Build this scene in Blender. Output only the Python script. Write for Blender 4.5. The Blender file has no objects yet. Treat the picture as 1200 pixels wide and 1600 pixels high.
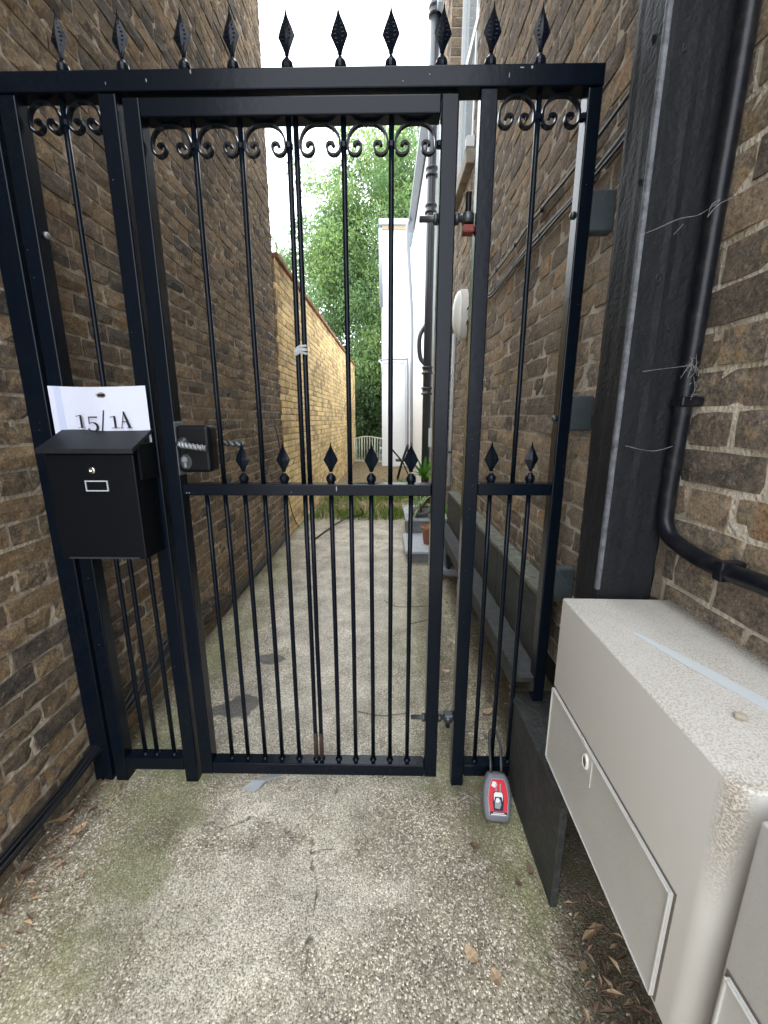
import bpy, bmesh, math, random
import numpy as np
from mathutils import Vector, Matrix
random.seed(7); rng = np.random.default_rng(7)
PI = math.pi; R = math.radians
S = bpy.context.scene
C = S.collection

# ------------------------------------------------------------------ camera
F_PX, PITCH, CAM_H = 638.0, R(12.8), 1.37
cd = bpy.data.cameras.new('camera'); cam = bpy.data.objects.new('camera', cd); C.objects.link(cam)
cam.location = (0, 0, CAM_H); cam.rotation_euler = (R(90) - PITCH, 0, 0)
cd.sensor_fit = 'VERTICAL'; cd.sensor_height = 24; cd.lens = F_PX / 1600 * 24
cd.clip_start = 0.02; cd.clip_end = 600
S.camera = cam
# ------------------------------------------------------------------ sky, sun, exposure
SUN_EL, SUN_AZ = R(58), R(128)      # azimuth clockwise from +Y (towards +X): high, behind the camera on the right
w = bpy.data.worlds.new('World'); S.world = w; w.use_nodes = True
nt = w.node_tree; nt.nodes.clear()
sky = nt.nodes.new('ShaderNodeTexSky'); sky.sky_type = 'NISHITA'; sky.sun_disc = False
sky.sun_elevation = SUN_EL; sky.sun_rotation = SUN_AZ; sky.dust_density = 3
tc = nt.nodes.new('ShaderNodeTexCoord')
nz = nt.nodes.new('ShaderNodeTexNoise'); nz.inputs['Scale'].default_value = 2.5; nz.inputs['Detail'].default_value = 6
rp = nt.nodes.new('ShaderNodeValToRGB'); rp.color_ramp.elements[0].position = .25; rp.color_ramp.elements[1].position = .5
rp.color_ramp.elements[0].color = (.8, .8, .8, 1)
mx = nt.nodes.new('ShaderNodeMix'); mx.data_type = 'RGBA'
mx.inputs[7].default_value = (9.0, 9.5, 10.2, 1)           # bright cloud deck
bg = nt.nodes.new('ShaderNodeBackground'); bg.inputs['Strength'].default_value = 0.15
wo = nt.nodes.new('ShaderNodeOutputWorld')
L = nt.links.new
L(tc.outputs['Generated'], nz.inputs['Vector']); L(nz.outputs['Fac'], rp.inputs['Fac'])
L(rp.outputs['Color'], mx.inputs[0]); L(sky.outputs[0], mx.inputs[6]); L(mx.outputs[2], bg.inputs['Color'])
L(bg.outputs[0], wo.inputs['Surface'])
sd = bpy.data.lights.new('sun', 'SUN'); sd.energy = 1.5; sd.angle = R(14); sd.color = (1, .95, .86)
so = bpy.data.objects.new('sun', sd); C.objects.link(so)
dsun = Vector((math.sin(SUN_AZ) * math.cos(SUN_EL), math.cos(SUN_AZ) * math.cos(SUN_EL), math.sin(SUN_EL)))
so.rotation_euler = (-dsun).to_track_quat('-Z', 'Y').to_euler()
S.view_settings.view_transform = 'Standard'; S.view_settings.look = 'None'
S.view_settings.gamma = 1; S.view_settings.use_curve_mapping = False
S.view_settings.exposure = 1.85
S.render.resolution_x = 768; S.render.resolution_y = 1024

# ------------------------------------------------------------------ materials
def M(name, col=(.5, .5, .5), rough=.6, metal=0.0, spec=.5, bump=0.0, bscale=200.0, var=0.0, vscale=8.0, col2=None, dirt=0.0, dirtcol=(.2, .17, .12)):
    m = bpy.data.materials.new(name); m.use_nodes = True
    t = m.node_tree; b = t.nodes['Principled BSDF']; lk = t.links.new
    b.inputs['Roughness'].default_value = rough; b.inputs['Metallic'].default_value = metal
    b.inputs['Specular IOR Level'].default_value = spec
    b.inputs['Base Color'].default_value = (*col, 1)
    g = t.nodes.new('ShaderNodeNewGeometry')
    last = None
    if var or col2:
        n = t.nodes.new('ShaderNodeTexNoise'); n.inputs['Scale'].default_value = vscale; n.inputs['Detail'].default_value = 8; n.inputs['Roughness'].default_value = .7
        lk(g.outputs['Position'], n.inputs['Vector'])
        r = t.nodes.new('ShaderNodeValToRGB'); lk(n.outputs['Fac'], r.inputs['Fac'])
        c2 = col2 or tuple(c * (1 - var) for c in col); c1 = col if col2 else tuple(min(1, c * (1 + var)) for c in col)
        r.color_ramp.elements[0].position = .35; r.color_ramp.elements[1].position = .65
        r.color_ramp.elements[0].color = (*c2, 1); r.color_ramp.elements[1].color = (*c1, 1)
        last = r.outputs['Color']
    if dirt:
        n = t.nodes.new('ShaderNodeTexNoise'); n.inputs['Scale'].default_value = vscale * 4; n.inputs['Detail'].default_value = 10; n.inputs['Roughness'].default_value = .8
        lk(g.outputs['Position'], n.inputs['Vector'])
        r = t.nodes.new('ShaderNodeValToRGB'); lk(n.outputs['Fac'], r.inputs['Fac'])
        r.color_ramp.elements[0].position = .5; r.color_ramp.elements[1].position = .72
        r.color_ramp.elements[1].color = (dirt, dirt, dirt, 1)
        x = t.nodes.new('ShaderNodeMix'); x.data_type = 'RGBA'; x.inputs[7].default_value = (*dirtcol, 1); x.inputs[6].default_value = (*col, 1)
        lk(r.outputs['Color'], x.inputs[0])
        if last: lk(last, x.inputs[6])
        last = x.outputs[2]
    if last: lk(last, b.inputs['Base Color'])
    if bump:
        n = t.nodes.new('ShaderNodeTexNoise'); n.inputs['Scale'].default_value = bscale; n.inputs['Detail'].default_value = 6
        lk(g.outputs['Position'], n.inputs['Vector'])
        bp = t.nodes.new('ShaderNodeBump'); bp.inputs['Strength'].default_value = min(1, bump); bp.inputs['Distance'].default_value = .002 * max(1, bump)
        lk(n.outputs['Fac'], bp.inputs['Height']); lk(bp.outputs['Normal'], b.inputs['Normal'])
    return m

def brick_mat(name, ramp, smear, smearcol, fine=1.0, moss=None, bumpd=.0065):
    """per-brick tone from attribute rnd + object random, mottled, pitted, smeared with lime"""
    m = bpy.data.materials.new(name); m.use_nodes = True
    t = m.node_tree; b = t.nodes['Principled BSDF']; lk = t.links.new; N = t.nodes.new
    b.inputs['Roughness'].default_value = .9; b.inputs['Specular IOR Level'].default_value = .25
    g = N('ShaderNodeNewGeometry'); a = N('ShaderNodeAttribute'); a.attribute_name = 'rnd'; oi = N('ShaderNodeObjectInfo')
    ad = N('ShaderNodeMath'); ad.operation = 'ADD'; lk(a.outputs['Fac'], ad.inputs[0]); lk(oi.outputs['Random'], ad.inputs[1])
    fr0 = N('ShaderNodeMath'); fr0.operation = 'FRACT'; lk(ad.outputs[0], fr0.inputs[0]); fr = N('ShaderNodeMath'); fr.operation = 'MULTIPLY_ADD'; fr.inputs[1].default_value = .86; fr.inputs[2].default_value = .07; lk(fr0.outputs[0], fr.inputs[0])
    # mottling shifts the tone index a bit
    n1 = N('ShaderNodeTexNoise'); n1.inputs['Scale'].default_value = 22; n1.inputs['Detail'].default_value = 8; n1.inputs['Roughness'].default_value = .75
    lk(g.outputs['Position'], n1.inputs['Vector'])
    sub = N('ShaderNodeMath'); sub.operation = 'MULTIPLY_ADD'; sub.inputs[1].default_value = 1.1; sub.inputs[2].default_value = -.55; lk(n1.outputs['Fac'], sub.inputs[0])
    ad2 = N('ShaderNodeMath'); ad2.operation = 'ADD'; ad2.use_clamp = True; lk(fr.outputs[0], ad2.inputs[0]); lk(sub.outputs[0], ad2.inputs[1])
    rr = N('ShaderNodeValToRGB'); cr = rr.color_ramp
    while len(cr.elements) < len(ramp): cr.elements.new(.5)
    for i, (p, c) in enumerate(ramp): cr.elements[i].position = p; cr.elements[i].color = (*c, 1)
    lk(ad2.outputs[0], rr.inputs['Fac'])
    # value speckle
    n2 = N('ShaderNodeTexNoise'); n2.inputs['Scale'].default_value = 120 * fine; n2.inputs['Detail'].default_value = 6; n2.inputs['Roughness'].default_value = .8
    lk(g.outputs['Position'], n2.inputs['Vector'])
    mr = N('ShaderNodeMapRange'); mr.inputs['From Min'].default_value = .3; mr.inputs['From Max'].default_value = .7; mr.inputs['To Min'].default_value = .35; mr.inputs['To Max'].default_value = 1.85
    lk(n2.outputs['Fac'], mr.inputs['Value'])
    mu = N('ShaderNodeMix'); mu.data_type = 'RGBA'; mu.blend_type = 'MULTIPLY'; mu.inputs[0].default_value = 1
    lk(rr.outputs['Color'], mu.inputs[6]); lk(mr.outputs[0], mu.inputs[7])
    # lime smears
    n3 = N('ShaderNodeTexNoise'); n3.inputs['Scale'].default_value = 48; n3.inputs['Detail'].default_value = 10; n3.inputs['Roughness'].default_value = .85; n3.inputs['Distortion'].default_value = .6
    lk(g.outputs['Position'], n3.inputs['Vector'])
    r3 = N('ShaderNodeMapRange'); r3.inputs['From Min'].default_value = .54; r3.inputs['From Max'].default_value = .68; r3.inputs['To Max'].default_value = smear
    lk(n3.outputs['Fac'], r3.inputs['Value'])
    mm = N('ShaderNodeMix'); mm.data_type = 'RGBA'; mm.inputs[7].default_value = (*smearcol, 1)
    lk(r3.outputs[0], mm.inputs[0]); lk(mu.outputs[2], mm.inputs[6])
    n6 = N('ShaderNodeTexNoise'); n6.inputs['Scale'].default_value = 1.7; n6.inputs['Detail'].default_value = 6; n6.inputs['Roughness'].default_value = .6; lk(g.outputs['Position'], n6.inputs['Vector'])
    r6 = N('ShaderNodeMapRange'); r6.inputs['From Min'].default_value = .33; r6.inputs['From Max'].default_value = .67; r6.inputs['To Min'].default_value = .82; r6.inputs['To Max'].default_value = 1.4; lk(n6.outputs['Fac'], r6.inputs['Value'])
    m6 = N('ShaderNodeMix'); m6.data_type = 'RGBA'; m6.blend_type = 'MULTIPLY'; m6.inputs[0].default_value = 1; lk(mm.outputs[2], m6.inputs[6]); lk(r6.outputs[0], m6.inputs[7])
    lk(m6.outputs[2], b.inputs['Base Color'])
    # relief
    n4 = N('ShaderNodeTexNoise'); n4.inputs['Scale'].default_value = 55; n4.inputs['Detail'].default_value = 10; n4.inputs['Roughness'].default_value = .72
    lk(g.outputs['Position'], n4.inputs['Vector'])
    bp = N('ShaderNodeBump'); bp.inputs['Strength'].default_value = 1; bp.inputs['Distance'].default_value = bumpd
    n5 = N('ShaderNodeTexNoise'); n5.inputs['Scale'].default_value = 26; n5.inputs['Detail'].default_value = 8; n5.inputs['Roughness'].default_value = .8
    vs = N('ShaderNodeVectorMath'); vs.operation = 'MULTIPLY'; vs.inputs[1].default_value = (1, 1, 3.2); lk(g.outputs['Position'], vs.inputs[0]); lk(vs.outputs[0], n5.inputs['Vector'])
    hs = N('ShaderNodeMath'); hs.operation = 'ADD'; lk(n4.outputs['Fac'], hs.inputs[0]); lk(n5.outputs['Fac'], hs.inputs[1])
    lk(hs.outputs[0], bp.inputs['Height']); lk(bp.outputs['Normal'], b.inputs['Normal'])
    return m

M_BRL = brick_mat('old_stock_brick_dark', [(0, (.045, .040, .036)), (.2, (.095, .076, .057)), (.42, (.145, .102, .062)), (.6, (.21, .145, .080)), (.74, (.085, .070, .060)), (.88, (.24, .175, .10)), (1, (.13, .085, .062))], .8, (.40, .345, .27))
M_BRR = brick_mat('old_stock_brick_brown', [(0, (.075, .065, .056)), (.2, (.15, .118, .09)), (.42, (.20, .155, .11)), (.6, (.27, .20, .13)), (.74, (.125, .108, .092)), (.90, (.30, .225, .135)), (1, (.27, .15, .08))], .8, (.50, .45, .36))
M_BRY = brick_mat('yellow_stock_brick', [(0, (.22, .18, .14)), (.12, (.40, .28, .14)), (.4, (.60, .45, .22)), (.6, (.68, .53, .27)), (.8, (.58, .39, .18)), (.93, (.66, .53, .33)), (1, (.24, .20, .17))], .3, (.62, .52, .36), bumpd=.003)
M_MOL = M('lime_mortar', (.56, .49, .39), .95, bump=4, bscale=90, col2=(.26, .215, .16), vscale=18, dirt=.5, dirtcol=(.10, .075, .05))
M_MOR = M('pale_mortar', (.62, .56, .46), .95, bump=3, bscale=110, col2=(.34, .29, .21), vscale=9, dirt=.4, dirtcol=(.14, .11, .08))
M_MOY = M('dark_joint_mortar', (.26, .17, .09), .95, bump=1, bscale=80, var=.3)
M_BLK = M('black_gloss_paint', (.0030, .0058, .011), .22, spec=.17, bump=.2, bscale=60, dirt=.05, dirtcol=(.06, .06, .055))
M_BLK2 = M('black_satin_metal', (.003, .004, .006), .42, spec=.2, bump=.15, bscale=120)
M_LID = M('black_powder_coat', (.007, .009, .013), .45, spec=.45, bump=.5, bscale=500, dirt=.15, dirtcol=(.12, .12, .13))
M_TIM = M('painted_dark_timber', (.009, .010, .012), .55, spec=.2, bump=1.2, bscale=90, col2=(.014, .015, .018), vscale=20, dirt=.3, dirtcol=(.04, .037, .033))
M_BOARD = M('grey_painted_board', (.030, .032, .031), .7, bump=2.4, bscale=70, col2=(.017, .019, .018), vscale=9, dirt=.3, dirtcol=(.12, .12, .09))
M_MOSSY = M('mossy_grey_board', (.19, .19, .165), .9, bump=2.5, bscale=150, col2=(.07, .08, .05), vscale=25, dirt=.6, dirtcol=(.12, .15, .05))
M_CAB = M('cream_grp', (.47, .46, .43), .45, spec=.4, bump=.25, bscale=160, col2=(.42, .41, .38), vscale=6, dirt=.25, dirtcol=(.30, .26, .20))
M_CABIN = M('cabinet_seam_dark', (.12, .10, .08), .8)
M_CREAM = M('cream_plastic_trim', (.62, .60, .55), .4)
M_TAPE = M('pale_blue_tape', (.52, .55, .56), .5, bump=.5, bscale=150)
M_STEEL = M('chrome', (.7, .7, .72), .18, metal=1)
M_DULL = M('dull_zinc', (.24, .25, .27), .45, metal=.6, bump=.4, bscale=200)
M_GUN = M('dark_steel', (.07, .08, .085), .35, metal=.6)
M_RUST = M('red_oxide_metal', (.16, .022, .014), .5, bump=1, bscale=300)
M_RUSTB = M('rusty_brown_metal', (.035, .018, .012), .7, bump=1, bscale=300)
M_TILE = M('slate_blue_bracket', (.045, .06, .07), .55, bump=1, bscale=250, var=.25)
M_PLPIPE = M('black_plastic_pipe', (.005, .006, .010), .36, spec=.3, bump=.4, bscale=50, dirt=.25, dirtcol=(.10, .09, .07))
M_CABLE = M('black_cable', (.010, .011, .014), .4, spec=.5)
M_GCABLE = M('grey_cable', (.09, .09, .10), .5)
M_SOIL = M('cast_pipe_paint', (.028, .032, .040), .35, spec=.6, dirt=.3, dirtcol=(.14, .14, .15))
M_GPIPE = M('grey_pipe', (.20, .215, .235), .45)
M_LPIPE = M('light_grey_pipe', (.50, .52, .55), .5)
M_WHITE = M('white_render', (.82, .84, .86), .85, bump=1, bscale=40, var=.02)
M_WPAINT = M('white_paint', (.70, .72, .72), .6, dirt=.3, dirtcol=(.35, .34, .30), bump=.5, bscale=90)
M_PAPER = M('laminated_paper', (.70, .73, .86), .18, spec=.5, bump=.3, bscale=15, dirt=.12, vscale=12, dirtcol=(.45, .42, .5))
M_PAPF = M('laminated_paper_fold', (.58, .64, .84), .15, spec=.5)
M_INK = M('black_ink', (.01, .01, .012), .5)
M_STAIN = M('sticky_brown_stain', (.55, .50, .40), .5, var=.4, vscale=90)
M_LAMP = M('opal_plastic', (.85, .85, .78), .3)
M_COPING = M('terracotta_coping', (.22, .10, .05), .85, bump=1.2, bscale=60, var=.35)
M_STONE = M('stone_slab', (.42, .44, .46), .8, bump=1.2, bscale=80, var=.2)
M_DSTONE = M('dark_stone_block', (.17, .18, .19), .85, bump=1.2, bscale=80, var=.25, dirt=.4, dirtcol=(.30, .30, .28))
M_TERRA = M('terracotta', (.36, .13, .07), .75, var=.15, bump=.4, bscale=60)
M_POTD = M('dark_pot', (.09, .06, .055), .6)
M_SILL = M('weathered_sill', (.30, .26, .20), .8, bump=1.5, bscale=60, var=.3)
M_GLASS = M('window_glass', (.25, .30, .33), .08, spec=.8)
M_DOOR = M('dark_door', (.05, .04, .035), .5)
M_COPL = M('lead_grey_coping', (.34, .42, .45), .5)
M_WOODB = M('brown_fascia', (.34, .24, .15), .8)
M_LEAD = M('dry_leaf', (.16, .105, .07), .7, var=.35, vscale=60)
M_LEADP = M('pale_dry_leaf', (.44, .31, .19), .7, var=.3, vscale=60)
M_TWIG = M('twig', (.20, .16, .11), .8)
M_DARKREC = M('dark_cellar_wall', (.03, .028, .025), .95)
M_FENW = M('cream_metal_paint', (.66, .68, .58), .5)
M_KEYG = M('grey_rubber', (.145, .15, .165), .55, bump=.4, bscale=400)
M_RED = M('red_label', (.62, .025, .04), .3, spec=.5)
M_LBLK = M('label_black', (.01, .01, .02), .3)
M_LWHT = M('label_white', (.75, .75, .75), .3)
M_LGRY = M('label_grey', (.28, .30, .32), .3)
M_PLAST = M('grey_plastic_scrap', (.42, .45, .47), .35, bump=.6, bscale=60)
M_WEB = M('cobweb', (.22, .21, .20), .9)
M_GREEN = M('green_plastic', (.02, .35, .10), .35)
M_BARK = M('bark', (.09, .07, .05), .9, bump=2, bscale=40)

def leaf_mat(name, c1, c2, c3=None, trans=.35):
    m = bpy.data.materials.new(name); m.use_nodes = True
    t = m.node_tree; b = t.nodes['Principled BSDF']; lk = t.links.new; N = t.nodes.new
    b.inputs['Roughness'].default_value = .5; b.inputs['Specular IOR Level'].default_value = .35
    a = N('ShaderNodeAttribute'); a.attribute_name = 'rnd'
    r = N('ShaderNodeValToRGB'); r.color_ramp.elements[0].color = (*c1, 1); r.color_ramp.elements[1].color = (*c2, 1)
    if c3: e = r.color_ramp.elements.new(.55); e.color = (*c3, 1)
    lk(a.outputs['Fac'], r.inputs['Fac']); lk(r.outputs['Color'], b.inputs['Base Color'])
    tr = N('ShaderNodeBsdfTranslucent'); lk(r.outputs['Color'], tr.inputs['Color'])
    ms = N('ShaderNodeMixShader'); ms.inputs[0].default_value = trans
    lk(b.outputs[0], ms.inputs[1]); lk(tr.outputs[0], ms.inputs[2]); lk(ms.outputs[0], t.nodes['Material Output'].inputs['Surface'])
    return m
M_LEAF = leaf_mat('ash_leaf', (.07, .14, .045), (.30, .42, .11), (.18, .29, .12), .55)
M_LEAFD = leaf_mat('dark_evergreen_leaf', (.012, .03, .010), (.06, .11, .03), None, .25)
M_GRASS = leaf_mat('grass_blade', (.07, .14, .02), (.24, .34, .06), None, .4)
M_STRAP = leaf_mat('strap_leaf', (.05, .16, .02), (.16, .34, .05), None, .4)
M_PALE = leaf_mat('pale_strap_leaf', (.16, .28, .10), (.42, .50, .26), None, .4)

# ------------------------------------------------------------------ helpers
def obj(name, me_or_bm, mat=None, parent=None, loc=None, smooth=False):
    if isinstance(me_or_bm, bmesh.types.BMesh):
        me = bpy.data.meshes.new(name); me_or_bm.to_mesh(me); me_or_bm.free()
    else: me = me_or_bm
    if mat is not None and not me.materials:
        me.materials.append(mat)
    if smooth: me.polygons.foreach_set('use_smooth', [True] * len(me.polygons))
    o = bpy.data.objects.new(name, me); C.objects.link(o)
    if parent: o.parent = parent
    if loc is not None: o.location = loc
    return o
def thing(name, label, cat, loc=(0, 0, 0), rz=0, group=None):
    o = bpy.data.objects.new(name, None); C.objects.link(o); o.empty_display_size = .1
    o.location = loc; o.rotation_euler = (0, 0, rz); o['label'] = label; o['category'] = cat
    if group: o['group'] = group
    return o
def tag(o, label, cat, group=None, kind=None):
    o['label'] = label; o['category'] = cat
    if group: o['group'] = group
    if kind: o['kind'] = kind
    return o
def box(bm, x0, x1, y0, y1, z0, z1, bev=0.0, seg=2, mi=0):
    n = bmesh.ops.create_cube(bm, size=1)
    vs = n['verts']
    for v in vs:
        v.co = Vector(((x0 + x1) / 2 + v.co.x * (x1 - x0), (y0 + y1) / 2 + v.co.y * (y1 - y0), (z0 + z1) / 2 + v.co.z * (z1 - z0)))
    fs = list({f for v in vs for f in v.link_faces})
    for f in fs: f.material_index = mi
    if bev:
        es = list({e for v in vs for e in v.link_edges})
        r = bmesh.ops.bevel(bm, geom=es, offset=bev, segments=seg, profile=.5, affect='EDGES')
        for f in r['faces']: f.material_index = mi
    return vs
def boxo(name, b, mat, parent=None, bev=.002, seg=1, label=None):
    bm = bmesh.new(); box(bm, *b, bev=bev, seg=seg)
    o = obj(name, bm, mat, parent)
    if label: o['label'] = label
    return o
def tube_geo(pts, r, n=10, cap=True, rfun=None):
    pts = [Vector(p) for p in pts]; V = []; Fc = []
    up = None
    for i, p in enumerate(pts):
        a = pts[max(0, i - 1)]; b = pts[min(len(pts) - 1, i + 1)]; t = (b - a).normalized()
        if up is None:
            up = t.orthogonal().normalized()
        else:
            up = (up - t * up.dot(t)); up = up.normalized() if up.length > 1e-6 else t.orthogonal().normalized()
        sd_ = t.cross(up)
        rr = rfun(i / (len(pts) - 1)) * r if rfun else r
        for k in range(n):
            an = 2 * PI * k / n; V.append(p + (up * math.cos(an) + sd_ * math.sin(an)) * rr)
    for i in range(len(pts) - 1):
        for k in range(n):
            Fc.append((i * n + k, i * n + (k + 1) % n, (i + 1) * n + (k + 1) % n, (i + 1) * n + k))
    if cap: Fc.append(tuple(reversed(range(n)))); Fc.append(tuple(range((len(pts) - 1) * n, len(pts) * n)))
    return [tuple(v) for v in V], Fc
class MB:
    def __init__(s): s.V = []; s.F = []; s.A = []
    def add(s, V, F, a=0.0):
        o = len(s.V); s.V += [tuple(v) for v in V]; s.F += [tuple(i + o for i in f) for f in F]; s.A += [a] * len(V)
    def tube(s, pts, r, n=8, rfun=None): s.add(*tube_geo(pts, r, n, rfun=rfun))
    def box(s, x0, x1, y0, y1, z0, z1):
        s.add([(x0,y0,z0),(x1,y0,z0),(x1,y1,z0),(x0,y1,z0),(x0,y0,z1),(x1,y0,z1),(x1,y1,z1),(x0,y1,z1)],
              [(0,3,2,1),(4,5,6,7),(0,1,5,4),(1,2,6,5),(2,3,7,6),(3,0,4,7)])
    def mesh(s, name, attr=False):
        me = bpy.data.meshes.new(name); me.from_pydata(s.V, [], s.F)
        if attr:
            at = me.attributes.new('rnd', 'FLOAT', 'POINT'); at.data.foreach_set('value', s.A)
        return me
    def build(s, name, mat, parent=None, smooth=False, attr=False): return obj(name, s.mesh(name, attr), mat, parent, smooth=smooth)
def tube(name, pts, r, mat, parent=None, n=10, rfun=None):
    m = MB(); m.tube(pts, r, n, rfun); o = m.build(name, mat, parent, smooth=True); return o
def lathe(prof, n=16, cx=0, cy=0, cz=0):
    V = []; F = []
    for (r, z) in prof:
        for k in range(n): a = 2 * PI * k / n; V.append((cx + r * math.cos(a), cy + r * math.sin(a), cz + z))
    for i in range(len(prof) - 1):
        for k in range(n): F.append((i * n + k, i * n + (k + 1) % n, (i + 1) * n + (k + 1) % n, (i + 1) * n + k))
    F.append(tuple(reversed(range(n)))); F.append(tuple(range((len(prof) - 1) * n, len(prof) * n)))
    return V, F
def lat(name, prof, mat, parent=None, n=16, cx=0, cy=0, cz=0):
    m = MB(); m.add(*lathe(prof, n, cx, cy, cz)); return m.build(name, mat, parent, smooth=True)
def smoothpts(P, k=6):
    P = [Vector(p) for p in P]; out = []
    for i in range(len(P) - 1):
        p0 = P[max(0, i - 1)]; p1 = P[i]; p2 = P[i + 1]; p3 = P[min(len(P) - 1, i + 2)]
        for j in range(k):
            t = j / k
            out.append(.5 * ((2 * p1) + (p2 - p0) * t + (2 * p0 - 5 * p1 + 4 * p2 - p3) * t * t + (3 * p1 - p0 - 3 * p2 + p3) * t ** 3))
    out.append(P[-1]); return out
def proj(x, y, z):
    c, s = math.cos(PITCH), math.sin(PITCH); dz = z - CAM_H
    k = y * c - dz * s
    if k <= .05: return None
    return (600 + F_PX * x / k, 800 - F_PX * (y * s + dz * c) / k, k)
# lattice noise for meshes
_tab = rng.random((64, 64, 4))
def vnoise(x, y, ch=0):
    x = np.asarray(x, float); y = np.asarray(y, float)
    xi = np.floor(x).astype(int); yi = np.floor(y).astype(int); fx = x - xi; fy = y - yi
    fx = fx * fx * (3 - 2 * fx); fy = fy * fy * (3 - 2 * fy)
    g = lambda a, b: _tab[a % 64, b % 64, ch]
    return (g(xi, yi) * (1 - fx) + g(xi + 1, yi) * fx) * (1 - fy) + (g(xi, yi + 1) * (1 - fx) + g(xi + 1, yi + 1) * fx) * fy
def fbm(x, y, o=4, ch=0):
    s = 0; a = .5; t = 0
    for i in range(o): s = s + a * vnoise(x * 2 ** i + 7.3 * i, y * 2 ** i + 3.1 * i, ch); t += a; a *= .55
    return s / t

# ------------------------------------------------------------------ bricks
def brick_geo(Lx, h, d, nx, nz, rough, r):
    """front grid facing local -Y, worn rim, body going back to +d"""
    V = []; F = []
    xs = np.linspace(-Lx / 2, Lx / 2, nx + 1); zs = np.linspace(-h / 2, h / 2, nz + 1)
    cut = r.uniform(0, 1, 4)
    for j, z in enumerate(zs):
        for i, x in enumerate(xs):
            ex = i in (0, nx); ez = j in (0, nz)
            y = min(r.normal(0, rough * .55), .0022)
            if ex or ez: y += .0008 + abs(r.normal(0, rough * .45))
            if ex and ez: y += .0005 + .005 * (r.uniform() > .85)
            xx = x + (r.normal(0, .0016) if not ex else r.normal(0, .0012) - math.copysign((.0012 if ez else 0), x))
            zz = z + (r.normal(0, .0012) if not ez else r.normal(0, .0009) - math.copysign((.0006 if ex else 0), z))
            V.append((xx, y, zz))
    W = nx + 1
    for j in range(nz):
        for i in range(nx): F.append((j * W + i, j * W + i + 1, (j + 1) * W + i + 1, (j + 1) * W + i))
    rim = [i for i in range(W)] + [j * W + nx for j in range(1, nz + 1)] + [nz * W + i for i in range(nx - 1, -1, -1)] + [j * W for j in range(nz - 1, 0, -1)]
    b0 = len(V)
    for k in rim: V.append((V[k][0], d, V[k][2]))
    n = len(rim)
    for k in range(n):
        F.append((rim[k], b0 + k, b0 + (k + 1) % n, rim[(k + 1) % n]))
    return np.array(V), F

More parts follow.
